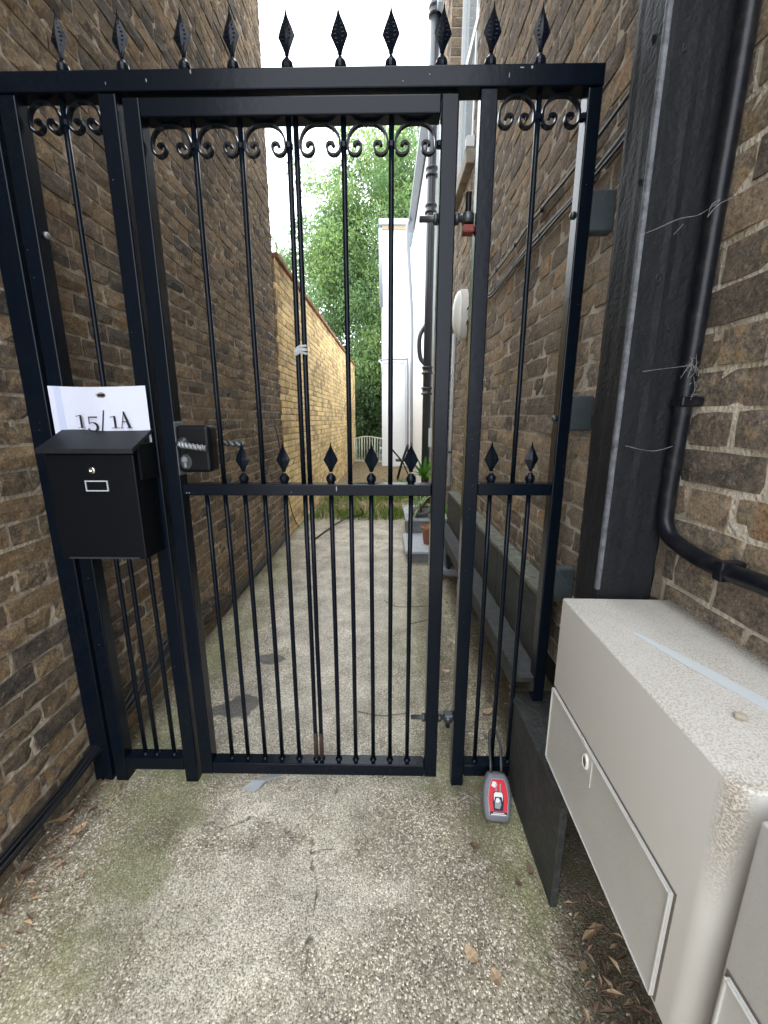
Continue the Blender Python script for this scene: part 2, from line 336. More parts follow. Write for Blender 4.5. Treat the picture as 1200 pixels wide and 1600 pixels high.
def brick_wall(root, s0, s1, z0, z1, to_world, mat, course=.077, joint=.010, rough=.0018, holes=(), jitter=.0018, d=.05, limit=300, seed=1, lean=.0, proud=.0, zoff=lambda s: 0):
    """bricks in Flemish bond, local x along the wall, -y outwards"""
    r = np.random.default_rng(seed)
    h = course - joint; ST, HD = .215, .1025
    NV = 12
    var_s = [brick_geo(ST, h, d, 5, 2, rough, r) for _ in range(NV)]
    var_h = [brick_geo(HD, h, d, 3, 2, rough, r) for _ in range(NV)]
    sp = []
    nrow = int((z1 - z0) / course)
    for row in range(nrow):
        zc = z0 + row * course + course / 2
        s = s0 - r.uniform(0, .02) - (0.169 if row % 2 else 0) ; k = 0
        while s < s1:
            Lb = ST if k % 2 == 0 else HD; Lb *= 1 + r.normal(0, .012)
            a, b = s, s + Lb; s = b + joint; k += 1
            a2, b2 = max(a, s0), min(b, s1)
            if b2 - a2 < .03: continue
            segs = [(a2, b2)]
            for (ha, hb, hz0, hz1) in holes:
                if hz0 < zc < hz1:
                    ns = []
                    for (p, q) in segs:
                        if q <= ha or p >= hb: ns.append((p, q)); continue
                        if p < ha - .03: ns.append((p, ha))
                        if q > hb + .03: ns.append((hb, q))
                    segs = ns
            for (p, q) in segs: sp.append(((p + q) / 2, zc, q - p, Lb > .15))
    # which show largest
    sc = []
    for i, (s, z, Lb, st) in enumerate(sp):
        wp = to_world(s, z); P = proj(*wp)
        if P is None or not (-60 < P[0] < 1260 and -40 < P[1] < 1640): sc.append(0); continue
        q0 = proj(*to_world(s - Lb / 2, z)); q1 = proj(*to_world(s + Lb / 2, z))
        if q0 is None or q1 is None: sc.append(0); continue
        sc.append(math.hypot(q1[0] - q0[0], q1[1] - q0[1]) * F_PX * h / P[2] ** 1)
    order = np.argsort(-np.array(sc)); ind = set(int(i) for i in order[:limit] if sc[int(i)] > 0)
    ms = []; mh = []
    for lst, vs in ((ms, var_s), (mh, var_h)):
        for V, F in vs:
            me = bpy.data.meshes.new('brick'); me.from_pydata([tuple(v) for v in V], [], F); me.materials.append(mat)
            at = me.attributes.new('rnd', 'FLOAT', 'POINT'); at.data.foreach_set('value', [float(r.uniform())] * len(V)); lst.append(me)
    SV = []; SF = []; SA = []; off = 0
    for i, (s, z, Lb, st) in enumerate(sp):
        k = int(r.integers(NV)); L0 = ST if st else HD
        dy = min(r.normal(0, jitter), .0012) - proud; dz = r.normal(0, jitter * .6); rot = r.normal(0, .006); ry = r.normal(0, .006); dx = r.normal(0, .0015)
        flip = -1 if r.uniform() > .5 else 1
        zz = z + dz + zoff(s)
        if i in ind:
            o = bpy.data.objects.new('brick', (ms if st else mh)[k]); C.objects.link(o); o.parent = root
            o.location = (s + dx, dy, zz); o.rotation_euler = (0, ry, rot); o.scale = (Lb / L0, 1, 1)
        else:
            V, F = (var_s if st else var_h)[k]; X = V.copy(); X[:, 0] *= Lb / L0
            c_, s_ = math.cos(rot), math.sin(rot)
            x = X[:, 0] * c_ - X[:, 1] * s_; y = X[:, 0] * s_ + X[:, 1] * c_
            zl = X[:, 2] - x * math.sin(ry)
            SV.append(np.stack([x + s + dx, y + dy, zl + zz], 1)); SF += [tuple(q + off for q in f) for f in F]; off += len(V)
            SA += [float(r.uniform())] * len(V)
    if SV:
        me = bpy.data.meshes.new('brickwork'); me.from_pydata(np.concatenate(SV).tolist(), [], SF); me.materials.append(mat)
        at = me.attributes.new('rnd', 'FLOAT', 'POINT'); at.data.foreach_set('value', SA)
        o = bpy.data.objects.new('brickwork', me); C.objects.link(o); o.parent = root; o['kind'] = 'stuff'
def mortar_sheet(root, s0, s1, z0, z1, mat, depth=.2, rec=.006, holes=(), step=.03, amp=.0035, name='mortar_bed'):
    """wall core with a rough front face, cut round the openings"""
    xs = sorted(set([s0, s1] + [v for h in holes for v in h[:2]])); zs = sorted(set([z0, z1] + [min(max(v, z0), z1) for h in holes for v in h[2:]]))
    mb = MB(); r = np.random.default_rng(5)
    for i in range(len(xs) - 1):
        for j in range(len(zs) - 1):
            a, b, c, d_ = xs[i], xs[i + 1], zs[j], zs[j + 1]
            if any(h[0] <= (a + b) / 2 <= h[1] and h[2] <= (c + d_) / 2 <= h[3] for h in holes): continue
            nx = max(1, int((b - a) / step)); nz_ = max(1, int((d_ - c) / step))
            V = []; F = []
            for q in range(nz_ + 1):
                for p in range(nx + 1):
                    x = a + (b - a) * p / nx; z = c + (d_ - c) * q / nz_
                    edge = p in (0, nx) or q in (0, nz_)
                    V.append((x, rec + (0 if edge else (float(vnoise(x * 33, z * 33)) - .5) * 2 * amp + r.normal(0, amp * .3)), z))
            W = nx + 1
            for q in range(nz_):
                for p in range(nx): F.append((q * W + p, q * W + p + 1, (q + 1) * W + p + 1, (q + 1) * W + p))
            mb.add(V, F)
            # the rest of the block
            mb.add([(a, rec, c), (b, rec, c), (b, depth, c), (a, depth, c), (a, rec, d_), (b, rec, d_), (b, depth, d_), (a, depth, d_)],
                   [(0, 3, 2, 1), (4, 5, 6, 7), (1, 2, 6, 5), (2, 3, 7, 6), (3, 0, 4, 7)])
    return mb.build(name, mat, root)

# ================================================================== SETTING: ground
# path sheet: fine near the camera, coarser far off; painted attributes for moss, wear and painted-in light, cracks, wet
ys = [-1.2]
while ys[-1] < 5.62: ys.append(ys[-1] + (.05 if ys[-1] < .3 else max(.009, .009 * (max(.4, ys[-1]) / 1.0) ** 1.3)))
ys = np.array(ys); xs = np.arange(-1.16, .98, .0095)
GX, GY = np.meshgrid(xs, ys)
def segd(px, py, a, b):
    ax, ay = a; bx, by = b; dx, dy = bx - ax, by - ay
    t = np.clip(((px - ax) * dx + (py - ay) * dy) / (dx * dx + dy * dy), 0, 1)
    return np.hypot(px - ax - t * dx, py - ay - t * dy)
def gpix(u, v):
    c, s = math.cos(PITCH), math.sin(PITCH)
    d = Vector((u - 600, F_PX * c - (v - 800) * s, -F_PX * s - (v - 800) * c)); t = -CAM_H / d.z
    return (d.x * t, d.y * t)
def blob(u, v, ru, rv, k=1.0):
    x0, y0 = gpix(u, v); x1, _ = gpix(u + ru, v); _, y1 = gpix(u, v - rv)
    d = np.hypot((GX - x0) / abs(x1 - x0), (GY - y0) / abs(y1 - y0)) + (fbm(GX * 14, GY * 14) - .5) * 1.3
    return np.clip(1.25 - d, 0, 1) * k
n1 = fbm(GX * 3, GY * 3, 5); n2 = fbm(GX * 18, GY * 18, 4, 1)
moss = blob(265, 1262, 75, 60, 1.0) + blob(200, 1350, 60, 45, .7) + blob(70, 1500, 120, 60, .35) + blob(250, 1150, 60, 50, .8) + blob(350, 1010, 50, 60, .75)
moss = moss + blob(800, 1330, 55, 110, .8) + blob(840, 1480, 40, 60, .3) + blob(700, 1180, 60, 60, .45) + blob(640, 980, 60, 120, .4) + blob(430, 900, 30, 50, .5) + blob(300, 1210, 60, 15, .6)
moss = moss + np.clip((-.98 - GX) * 3 + .1, 0, .5) * (GY > 1.2) + np.clip((GX - .25) * 1.1, 0, .35) * n2 * 1.4
moss = moss + blob(150, 1420, 150, 90, .22) + blob(60, 1560, 100, 60, .2) + blob(560, 1290, 120, 50, .15)
moss = moss + .17 * np.clip(.2 - GX, 0, 1) * (GY < 1.4) + .25 * np.clip((GX - .1) * 2, 0, 1) + .10
moss = np.clip(moss * (.25 + 1.4 * n2) * (.5 + n1), 0, 1)
wear_and_light = np.clip(blob(330, 1450, 230, 130, .85) + blob(400, 1270, 120, 40, .5) + blob(500, 1050, 140, 150, .8) + blob(560, 900, 100, 70, .8) + blob(560, 840, 80, 30, .6) + blob(600, 1000, 70, 150, .4) + blob(255, 1490, 25, 16, .9) + blob(330, 1410, 14, 14, .9), 0, 1)  # worn patches up front; beyond the gate, extra light painted into the colour
wet = np.clip(blob(372, 1102, 28, 16, 2) + blob(425, 1030, 20, 9, 2) + blob(340, 1110, 14, 12, 1.5), 0, 1)
dirt = np.clip((-1.02 - GX) * 9 + (n1 - .5) * 1.2, 0, 1) + np.clip((GX - .47 + .05 * n1) * 8, 0, 1) + np.clip((GY - 5.35) * 3, 0, 1) * n2 + np.clip(blob(680, 1010, 25, 110, .8), 0, 1)
dirt = np.clip(dirt, 0, 1)
crk = np.full(GX.shape, 9.0)
wx = (fbm(GX * 22, GY * 22, 3, 2) - .5) * .05; wy = (fbm(GX * 22, GY * 22, 3, 3) - .5) * .05
for line in ([(300, 1278), (350, 1292), (395, 1277), (440, 1292), (490, 1326), (494, 1400), (487, 1440), (478, 1510), (470, 1610)],
             [(450, 1296), (500, 1268), (532, 1225)], [(490, 1330), (520, 1330)], [(120, 1250), (160, 1272), (100, 1330)]):
    P = [gpix(*p) for p in line]
    for a, b in zip(P[:-1], P[1:]): crk = np.minimum(crk, segd(GX + wx, GY + wy, a, b))
cw = .0065 * (.35 + 1.3 * n2)
crack = np.clip(1 - crk / cw, 0, 1) * (n2 > .30)
joint = np.clip(1 - np.abs(GY - 4.62 + wx) / .02, 0, 1)
crack = np.maximum(crack, joint * .5)
GZ = (n1 - .5) * .006 + (fbm(GX * 60, GY * 60, 2, 1) - .5) * .003 * np.clip(1.6 - GY, 0, 1) - crack * .004 + wear_and_light * .0015 - moss * .001
GZ = GZ - np.clip((GX - .5) * .12, 0, .03)
W = len(xs); Hn = len(ys)
Vg = np.stack([GX, GY, GZ], -1).reshape(-1, 3)
idx = np.arange(W * Hn).reshape(Hn, W)
Fg = np.stack([idx[:-1, :-1], idx[:-1, 1:], idx[1:, 1:], idx[1:, :-1]], -1).reshape(-1, 4)
me = bpy.data.meshes.new('path')
me.vertices.add(len(Vg)); me.vertices.foreach_set('co', Vg.ravel().astype(np.float32))
me.loops.add(Fg.size); me.loops.foreach_set('vertex_index', Fg.ravel().astype(np.int32))
me.polygons.add(len(Fg)); me.polygons.foreach_set('loop_start', np.arange(0, Fg.size, 4, dtype=np.int32))
me.update(calc_edges=True)
me.polygons.foreach_set('use_smooth', [True] * len(Fg))
for nm, arr in (('moss', moss), ('wear_and_light', wear_and_light), ('wet', wet), ('dirt', dirt), ('crack', np.minimum(crk, .1)), ('joint', joint * .5)):
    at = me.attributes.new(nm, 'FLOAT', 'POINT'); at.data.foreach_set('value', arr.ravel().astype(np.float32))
# aggregate concrete material
m = bpy.data.materials.new('exposed_aggregate_concrete'); m.use_nodes = True; t = m.node_tree; b = t.nodes['Principled BSDF']; lk = t.links.new; N = t.nodes.new
g = N('ShaderNodeNewGeometry')
v1 = N('ShaderNodeTexVoronoi'); v1.inputs['Scale'].default_value = 200; v1.inputs['Randomness'].default_value = 1
v2 = N('ShaderNodeTexVoronoi'); v2.inputs['Scale'].default_value = 75
nd = N('ShaderNodeTexNoise'); nd.inputs['Scale'].default_value = 70; nd.inputs['Detail'].default_value = 3
vm = N('ShaderNodeVectorMath'); vm.operation = 'MULTIPLY_ADD'; vm.inputs[1].default_value = (.012, .012, .012)
lk(g.outputs['Position'], nd.inputs['Vector']); lk(nd.outputs['Color'], vm.inputs[0]); lk(g.outputs['Position'], vm.inputs[2])
lk(vm.outputs[0], v1.inputs['Vector']); lk(vm.outputs[0], v2.inputs['Vector'])
nb = N('ShaderNodeTexNoise'); nb.inputs['Scale'].default_value = 5; nb.inputs['Detail'].default_value = 8; lk(g.outputs['Position'], nb.inputs['Vector'])
sepc = N('ShaderNodeSeparateColor'); lk(v1.outputs['Color'], sepc.inputs[0])
rs = N('ShaderNodeValToRGB'); cr = rs.color_ramp
for _ in range(4): cr.elements.new(.5)
for i, (p, c) in enumerate([(0, (.07, .06, .045)), (.3, (.17, .145, .11)), (.5, (.29, .25, .19)), (.72, (.50, .45, .36)), (.88, (.74, .69, .59)), (1, (.30, .25, .18))]):
    cr.elements[i].position = p; cr.elements[i].color = (*c, 1)
lk(sepc.outputs[0], rs.inputs['Fac'])
# paste between the stones
rd = N('ShaderNodeMapRange'); rd.inputs['From Min'].default_value = .42; rd.inputs['From Max'].default_value = .66; lk(v1.outputs['Distance'], rd.inputs['Value'])
rd.inputs['To Max'].default_value = .9
mp = N('ShaderNodeMix'); mp.data_type = 'RGBA'; mp.inputs[7].default_value = (.22, .19, .145, 1); lk(rd.outputs[0], mp.inputs[0]); lk(rs.outputs['Color'], mp.inputs[6])
def atf(n_):
    a = N('ShaderNodeAttribute'); a.attribute_name = n_; return a.outputs['Fac']
def mixc(prev, fac, col, k=1.0, mode='MIX'):
    x = N('ShaderNodeMix'); x.data_type = 'RGBA'; x.blend_type = mode; x.inputs[7].default_value = (*col, 1)
    if k != 1.0:
        q = N('ShaderNodeMath'); q.operation = 'MULTIPLY'; q.inputs[1].default_value = k; q.use_clamp = True; lk(fac, q.inputs[0]); fac = q.outputs[0]
    lk(fac, x.inputs[0]); lk(prev, x.inputs[6]); return x.outputs[2]
nf = N('ShaderNodeTexNoise'); nf.inputs['Scale'].default_value = 260; nf.inputs['Detail'].default_value = 4; nf.inputs['Roughness'].default_value = .8; lk(g.outputs['Position'], nf.inputs['Vector'])
br = N('ShaderNodeMapRange'); br.inputs['From Min'].default_value = .46; br.inputs['From Max'].default_value = .56; lk(nf.outputs['Fac'], br.inputs['Value'])
nm_ = N('ShaderNodeTexNoise'); nm_.inputs['Scale'].default_value = 38; nm_.inputs['Detail'].default_value = 7; nm_.inputs['Roughness'].default_value = .7; lk(g.outputs['Position'], nm_.inputs['Vector'])
def patch(n_, lo, hi, amp=1.3):
    a_ = N('ShaderNodeMath'); a_.operation = 'MULTIPLY_ADD'; a_.inputs[1].default_value = amp; a_.inputs[2].default_value = -amp / 2; lk(nm_.outputs['Fac'], a_.inputs[0])
    b_ = N('ShaderNodeMath'); b_.operation = 'ADD'; lk(a_.outputs[0], b_.inputs[0]); lk(atf(n_), b_.inputs[1])
    c_ = N('ShaderNodeMapRange'); c_.inputs['From Min'].default_value = lo; c_.inputs['From Max'].default_value = hi; lk(b_.outputs[0], c_.inputs['Value']); return c_.outputs[0]
mulw = N('ShaderNodeMath'); mulw.operation = 'MULTIPLY'; lk(br.outputs[0], mulw.inputs[0]); lk(patch('wear_and_light', .1, 1.0, 1.0), mulw.inputs[1])
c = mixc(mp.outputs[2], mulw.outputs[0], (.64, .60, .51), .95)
mossm = N('ShaderNodeMath'); mossm.operation = 'MULTIPLY'; br2 = N('ShaderNodeMapRange'); br2.inputs['From Min'].default_value = .36; br2.inputs['From Max'].default_value = .52; br2.inputs['To Min'].default_value = .35
lk(nf.outputs['Fac'], br2.inputs['Value']); lk(br2.outputs[0], mossm.inputs[0]); lk(patch('moss', .12, .95, 1.0), mossm.inputs[1])
c = mixc(c, mossm.outputs[0], (.15, .16, .062), .72)
c = mixc(c, atf('dirt'), (.06, .047, .032), .7)
c = mixc(c, patch('wet', .35, .6, 1.0), (.06, .06, .06), .8)
ck = N('ShaderNodeMapRange'); ck.inputs['From Max'].default_value = 0.0; lk(atf('crack'), ck.inputs['Value'])
cw_ = N('ShaderNodeMapRange'); cw_.inputs['From Min'].default_value = .40; cw_.inputs['From Max'].default_value = .7; cw_.inputs['To Min'].default_value = .0034; cw_.inputs['To Max'].default_value = .0075; lk(nm_.outputs['Fac'], cw_.inputs['Value']); lk(cw_.outputs[0], ck.inputs['From Min'])
c = mixc(c, ck.outputs[0], (.075, .066, .05), 1.1)
c = mixc(c, atf('joint'), (.05, .043, .033), .8)
# broad tone
mb_ = N('ShaderNodeMapRange'); mb_.inputs['From Min'].default_value = .3; mb_.inputs['From Max'].default_value = .7; mb_.inputs['To Min'].default_value = 1.05; mb_.inputs['To Max'].default_value = 1.75; lk(nb.outputs['Fac'], mb_.inputs['Value'])
xx = N('ShaderNodeMix'); xx.data_type = 'RGBA'; xx.blend_type = 'MULTIPLY'; xx.inputs[0].default_value = 1; lk(c, xx.inputs[6]); lk(mb_.outputs[0], xx.inputs[7])
lk(xx.outputs[2], b.inputs['Base Color'])
rw = N('ShaderNodeMapRange'); rw.inputs['To Min'].default_value = .85; rw.inputs['To Max'].default_value = .4; lk(atf('wet'), rw.inputs['Value']); lk(rw.outputs[0], b.inputs['Roughness'])
b.inputs['Specular IOR Level'].default_value = .3
hb = N('ShaderNodeMath'); hb.operation = 'MULTIPLY_ADD'; hb.inputs[1].default_value = -1.0; lk(v1.outputs['Distance'], hb.inputs[0]); lk(nf.outputs['Fac'], hb.inputs[2])
bp = N('ShaderNodeBump'); bp.inputs['Strength'].default_value = 1; bp.inputs['Distance'].default_value = .0024; lk(hb.outputs[0], bp.inputs['Height']); lk(bp.outputs['Normal'], b.inputs['Normal'])
M_CONC = m
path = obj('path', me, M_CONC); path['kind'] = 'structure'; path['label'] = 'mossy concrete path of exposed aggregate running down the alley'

M_SOILG = M('leafy_soil', (.27, .20, .12), .95, bump=3, bscale=60, col2=(.13, .10, .055), vscale=10, dirt=.6, dirtcol=(.20, .24, .07))
bm = bmesh.new(); bmesh.ops.create_grid(bm, x_segments=90, y_segments=110, size=1)
for v in bm.verts:
    v.co = Vector((-1.6 + (v.co.x + 1) * 2.4, 5.5 + (v.co.y + 1) * 4.5, 0)); v.co.z = float(fbm(v.co.x * 3, v.co.y * 3)) * .04 - .035 + random.uniform(0, .012)
o = obj('garden_ground', bm, M_SOILG); o['kind'] = 'structure'
M_STREET = M('street_paving', (.24, .23, .21), .9, bump=1, bscale=60, var=.15)
bm = bmesh.new(); bmesh.ops.create_grid(bm, x_segments=2, y_segments=2, size=250)
o = obj('ground', bm, M_STREET, loc=(0, 0, -.05)); o['kind'] = 'structure'

# ================================================================== BRICK BUILDINGS
# left: dark brick flank wall, local x = +Y, -y = +X
XL = -1.15
lw = thing('brick_building', 'tall dark sooty brick building flanking the alley on the left', 'building', (XL, 0, 0), R(90))
LB0, LB1 = -.9, 4.68
mortar_sheet(lw, LB0, LB1, -.05, 7.0, M_MOL, depth=.5, rec=.0058, step=.02, amp=.0014)
brick_wall(lw, LB0, LB1, -.02, 6.99, lambda s, z: (XL, s, z), M_BRL, course=.077, rough=.0038, jitter=.0024, seed=11, joint=.0125)
# right: brown brick house, local x = -Y
XR = .65
rw_ = thing('brick_house', 'brown brick house wall on the right with a tall window and a doorway', 'building', (XR, 0, 0), R(-90))
WIN = (-4.9, -3.5, 3.28, 5.9); DR = (-4.72, -3.94, -.1, 2.3)
ZB = .46
mortar_sheet(rw_, -5.66, .9, ZB, 8.2, M_MOR, depth=.115, rec=.0046, holes=[WIN, DR], step=.022, amp=.0010)
brick_wall(rw_, -5.66, .9, ZB + .005, 8.2, lambda s, z: (XR, -s, z), M_BRR, course=.077, rough=.0026, jitter=.0020, seed=23, joint=.0112, holes=[WIN, DR])
boxo('inner_wall', (-5.66, .9, .26, .4, -.1, 8.2), M_DARKREC, rw_, bev=0)
boxo('end_wall', (-5.66, -5.56, .117, .26, -.1, 8.2), M_BRR, rw_, bev=0)
# reveals of the openings: bricks seen end on, facing the camera
def reveal(root, s, z0, z1, y0, y1):
    # stack of bricks forming the far jamb, faces towards +x local
    n = int((z1 - z0) / .077)
    for k in range(n):
        z = z0 + k * .077
        o = boxo('jamb_brick', (s - .05, s + .004 + random.uniform(-.002, .002), y0, y1, z + .006, z + .072), M_BRR, root, bev=.003)
        at = o.data.attributes.new('rnd', 'FLOAT', 'POINT'); at.data.foreach_set('value', [random.random()] * len(o.data.vertices))
reveal(rw_, WIN[0], 3.3, 5.85, .004, .115); reveal(rw_, DR[0], .0, 2.26, .004, .17)
boxo('door_lintel', (DR[0] - .1, DR[1] + .1, .117, .2, 2.3, 2.5), M_DARKREC, rw_)
d_ = boxo('door', (DR[0], DR[1], .19, .23, 0, 2.3), M_DOOR, rw_); boxo('door_handle', (DR[1] - .12, DR[1] - .08, .165, .19, 1.0, 1.12), M_DULL, d_)
wf = thing('t', '', ''); bpy.data.objects.remove(wf)
bm = bmesh.new()
box(bm, WIN[0], WIN[0] + .07, .105, .18, WIN[2], WIN[3]); box(bm, WIN[1] - .07, WIN[1], .105, .18, WIN[2], WIN[3])
box(bm, WIN[0] + .07, WIN[1] - .07, .105, .18, WIN[2], WIN[2] + .09); box(bm, WIN[0] + .07, WIN[1] - .07, .105, .18, WIN[3] - .08, WIN[3])
box(bm, WIN[0] + .07, WIN[1] - .07, .112, .16, 4.52, 4.60); box(bm, (WIN[0] + WIN[1]) / 2 - .02, (WIN[0] + WIN[1]) / 2 + .02, .118, .15, WIN[2] + .09, WIN[3] - .08)
wnd = obj('window', bm, M_WPAINT, rw_)
boxo('pane', (WIN[0] + .07, WIN[1] - .07, .135, .141, WIN[2] + .09, 4.52), M_GLASS, wnd, bev=0)
boxo('pane', (WIN[0] + .07, WIN[1] - .07, .135, .141, 4.60, WIN[3] - .08), M_GLASS, wnd, bev=0)
boxo('sill', (WIN[0] - .06, WIN[1] + .06, -.055, .12, WIN[2] - .10, WIN[2] - .002), M_SILL, wnd, bev=.006)
boxo('sill_nosing', (WIN[1] + .002, WIN[1] + .062, -.06, -.0, WIN[2] + .0, WIN[2] + .07), M_WPAINT, wnd, bev=.004)

# yellow wall: from (-1.12,4.69) to (-.93,13.5)
ya, yb = Vector((-1.13, 4.69, 0)), Vector((-.93, 13.6, 0)); dv = yb - ya; Ly = dv.length; ang = math.atan2(dv.y, dv.x)
yw = thing('garden_wall', 'tall yellow stock brick garden wall with a reddish tile coping beyond the gate', 'wall', ya, ang)
zt = lambda s: 3.0
mortar_sheet(yw, 0, Ly, -.05, 2.995, M_MOY, depth=.22, rec=.007, step=.12, amp=.001)
brick_wall(yw, 0, Ly, -.0, 3.0, lambda s, z: tuple(ya + dv * (s / Ly) + Vector((0, 0, z))), M_BRY, course=.075, rough=.0014, jitter=.0014, seed=31, joint=.010, d=.03)
for k in range(int(Ly / .3)):
    o = boxo('coping_tile', (k * .3 + .003, k * .3 + .297, -.035 + random.uniform(-.004, .004), .26, 3.0, 3.05), M_COPING, yw, bev=.004)

# ================================================================== WHITE BUILDING behind
wb = thing('white_extension', 'white rendered rear extension at the far end of the alley', 'building', (0, 0, 0))
boxo('wall', (-.06, 3.2, 12.3, 17, -.05, 6.36), M_WHITE, wb, bev=0)
boxo('side_wall', (.73, 3.2, 5.68, 12.29, -.05, 5.86), M_WHITE, wb, bev=0)
boxo('coping', (-.14, 3.2, 12.22, 17, 6.40, 6.54), M_COPL, wb, bev=.01)
boxo('fascia_board', (-.05, 3.2, 12.26, 12.295, 6.30, 6.40), M_WOODB, wb, bev=0)
boxo('roof', (.60, 3.2, 5.7, 12.28, 5.90, 5.98), M_COPL, wb, bev=.01)
gt = MB()
for a_ in range(7): pass
gt.box(.57, .70, 7.4, 11.2, 5.80, 5.90); o = gt.build('gutter', M_GPIPE, wb)
def onY(u, v, Y):
    c, s = math.cos(PITCH), math.sin(PITCH)
    d = Vector((u - 600, F_PX * c - (v - 800) * s, -F_PX * s - (v - 800) * c)); return d * (Y / d.y) + Vector((0, 0, CAM_H))
def onX(u, v, X):
    c, s = math.cos(PITCH), math.sin(PITCH)
    d = Vector((u - 600, F_PX * c - (v - 800) * s, -F_PX * s - (v - 800) * c)); return d * (X / d.x) + Vector((0, 0, CAM_H))
def onZ(u, v, z):
    c, s = math.cos(PITCH), math.sin(PITCH)
    d = Vector((u - 600, F_PX * c - (v - 800) * s, -F_PX * s - (v - 800) * c)); return d * ((z - CAM_H) / d.z) + Vector((0, 0, CAM_H))
tube('downpipe', smoothpts([onY(642, 343, 10.6), onY(637, 352, 10.3), onY(637, 372, 10), onY(644, 500, 10), onY(643, 600, 10), onY(643, 735, 10)], 5), .035, M_GPIPE, wb)
tube('downpipe', [onY(594, 357, 12.2), onY(595, 420, 12.2), onY(596, 480, 12.2)], .05, M_GPIPE, wb)
tube('waste_pipe', smoothpts([onY(592, 563, 12.15), onY(605, 562, 12.15), onY(632, 562, 12.15), onY(637, 572, 12.15), onY(637, 690, 12.15), onY(637, 725, 12.15)], 5), .022, M_GPIPE, wb)
tube('waste_pipe', smoothpts([onY(596, 567, 12.15), onY(628, 567, 12.15), onY(633, 576, 12.15), onY(634, 680, 12.15), onY(634, 725, 12.15)], 5), .022, M_LPIPE, wb)
tube('bracket', smoothpts([onY(592, 563, 12.15), onY(597, 570, 12.15), onY(598, 585, 12.15)], 5), .03, M_LPIPE, wb)

# soil pipe at the house corner
sp_ = thing('soil_pipe', 'fat dark grey soil pipe with ringed collars at the far corner of the brick house', 'pipe', (.59, 5.86, 0))
tube('pipe_run', [(0, 0, 0), (0, 0, 4.0), (0, 0, 8.0)], .055, M_SOIL, sp_, n=16)
for z in (1.75, 2.02, 3.95, 4.35, 5.95, 6.5):
    lat('collar', [(.056, -.05), (.078, -.05), (.078, -.028), (.062, -.024), (.062, .02), (.076, .024), (.076, .048), (.056, .05)], M_SOIL, sp_, 16, cz=z)
tube('branch_pipe', smoothpts([(-.03, 0, 2.1), (-.10, .02, 2.2), (-.11, .02, 2.45), (-.03, .06, 2.6)], 5), .03, M_SOIL, sp_)
wp = tube('pipe', [(.665, 6.0, 0), (.665, 6.0, 2.5), (.665, 6.0, 6.0)], .028, M_WPAINT); tag(wp, 'thin white pipe close behind the fat dark soil pipe', 'pipe')
bx_ = boxo('junction_box', (.61, .69, 5.66, 5.69, 1.0, 1.25), M_WPAINT); bx_.location.x = 0; tag(bx_, 'small white box on the house corner above the plants', 'box')

# bulkhead light + conduit
lp = onX(719, 492, .60)
li = thing('bulkhead_light', 'oval white bulkhead lamp on the right brick wall', 'lamp', (XR, lp.y, lp.z))
bm = bmesh.new(); bmesh.ops.create_uvsphere(bm, u_segments=24, v_segments=14, radius=1)
for v in bm.verts:
    x, y, z = v.co; q = 2.6
    v.co = Vector((-.055 + (x * .055 if x < 0 else x * .01), y * .085, math.copysign(abs(z) ** .8, z) * .175))
obj('diffuser', bm, M_LAMP, li, smooth=True)
bm = bmesh.new(); bmesh.ops.create_cone(bm, cap_ends=True, segments=28, radius1=1, radius2=1, depth=1)
for v in bm.verts: v.co = Vector((-.027 + v.co.z * .05, v.co.x * .095, v.co.y * .185))
obj('base', bm, M_CREAM, li)
cn = thing('cable_conduit', 'thin light grey conduit running down from the bulkhead lamp', 'conduit', (.635, 3.97, 0))
tube('pipe_run', [(0, 0, .74), (0, 0, 1.4), (0, -.02, 2.12)], .016, M_LPIPE, cn, n=12)
for z in (1.05, 1.75): boxo('clip', (-.02, .014, -.02, .02, z, z + .02), M_GUN, cn)

# ================================================================== TIMBER CASING along the right wall
cs = thing('timber_casing', 'grey painted boarding with a mossy ledge along the foot of the right wall', 'boarding', (0, 0, 0))
yl = [1.36, 1.95, 2.62, 3.56]
for a_, b_ in zip(yl[:-1], yl[1:]):
    boxo('fascia_board', (.570, .590, a_ + .003, b_ - .003, .468, .728), M_BOARD, cs, bev=.002)
    boxo('cap_board', (.566, .648, a_ + .002, b_ - .002, .730, .752), M_MOSSY, cs, bev=.003)
boxo('step_board', (.478, .569, 1.30, 3.56, .445, .465), M_BOARD, cs)
boxo('lower_fascia', (.479, .497, 1.36, 3.50, .385, .443), M_BOARD, cs)
boxo('end_board', (.57, .648, 3.562, 3.585, .30, .75), M_BOARD, cs)
boxo('end_leg', (.572, .60, 3.50, 3.555, .0, .384), M_BOARD, cs)
boxo('near_fascia', (.478, .498, .895, 1.345, -.02, .350), M_BOARD, cs, label='dark damp board standing on the ground under the cabinet')
boxo('near_top_board', (.474, .648, .895, 1.352, .352, .372), M_BOARD, cs)
boxo('recess_wall', (.93, .97, -.9, 5.6, -.05, .455), M_DARKREC, cs, bev=0)

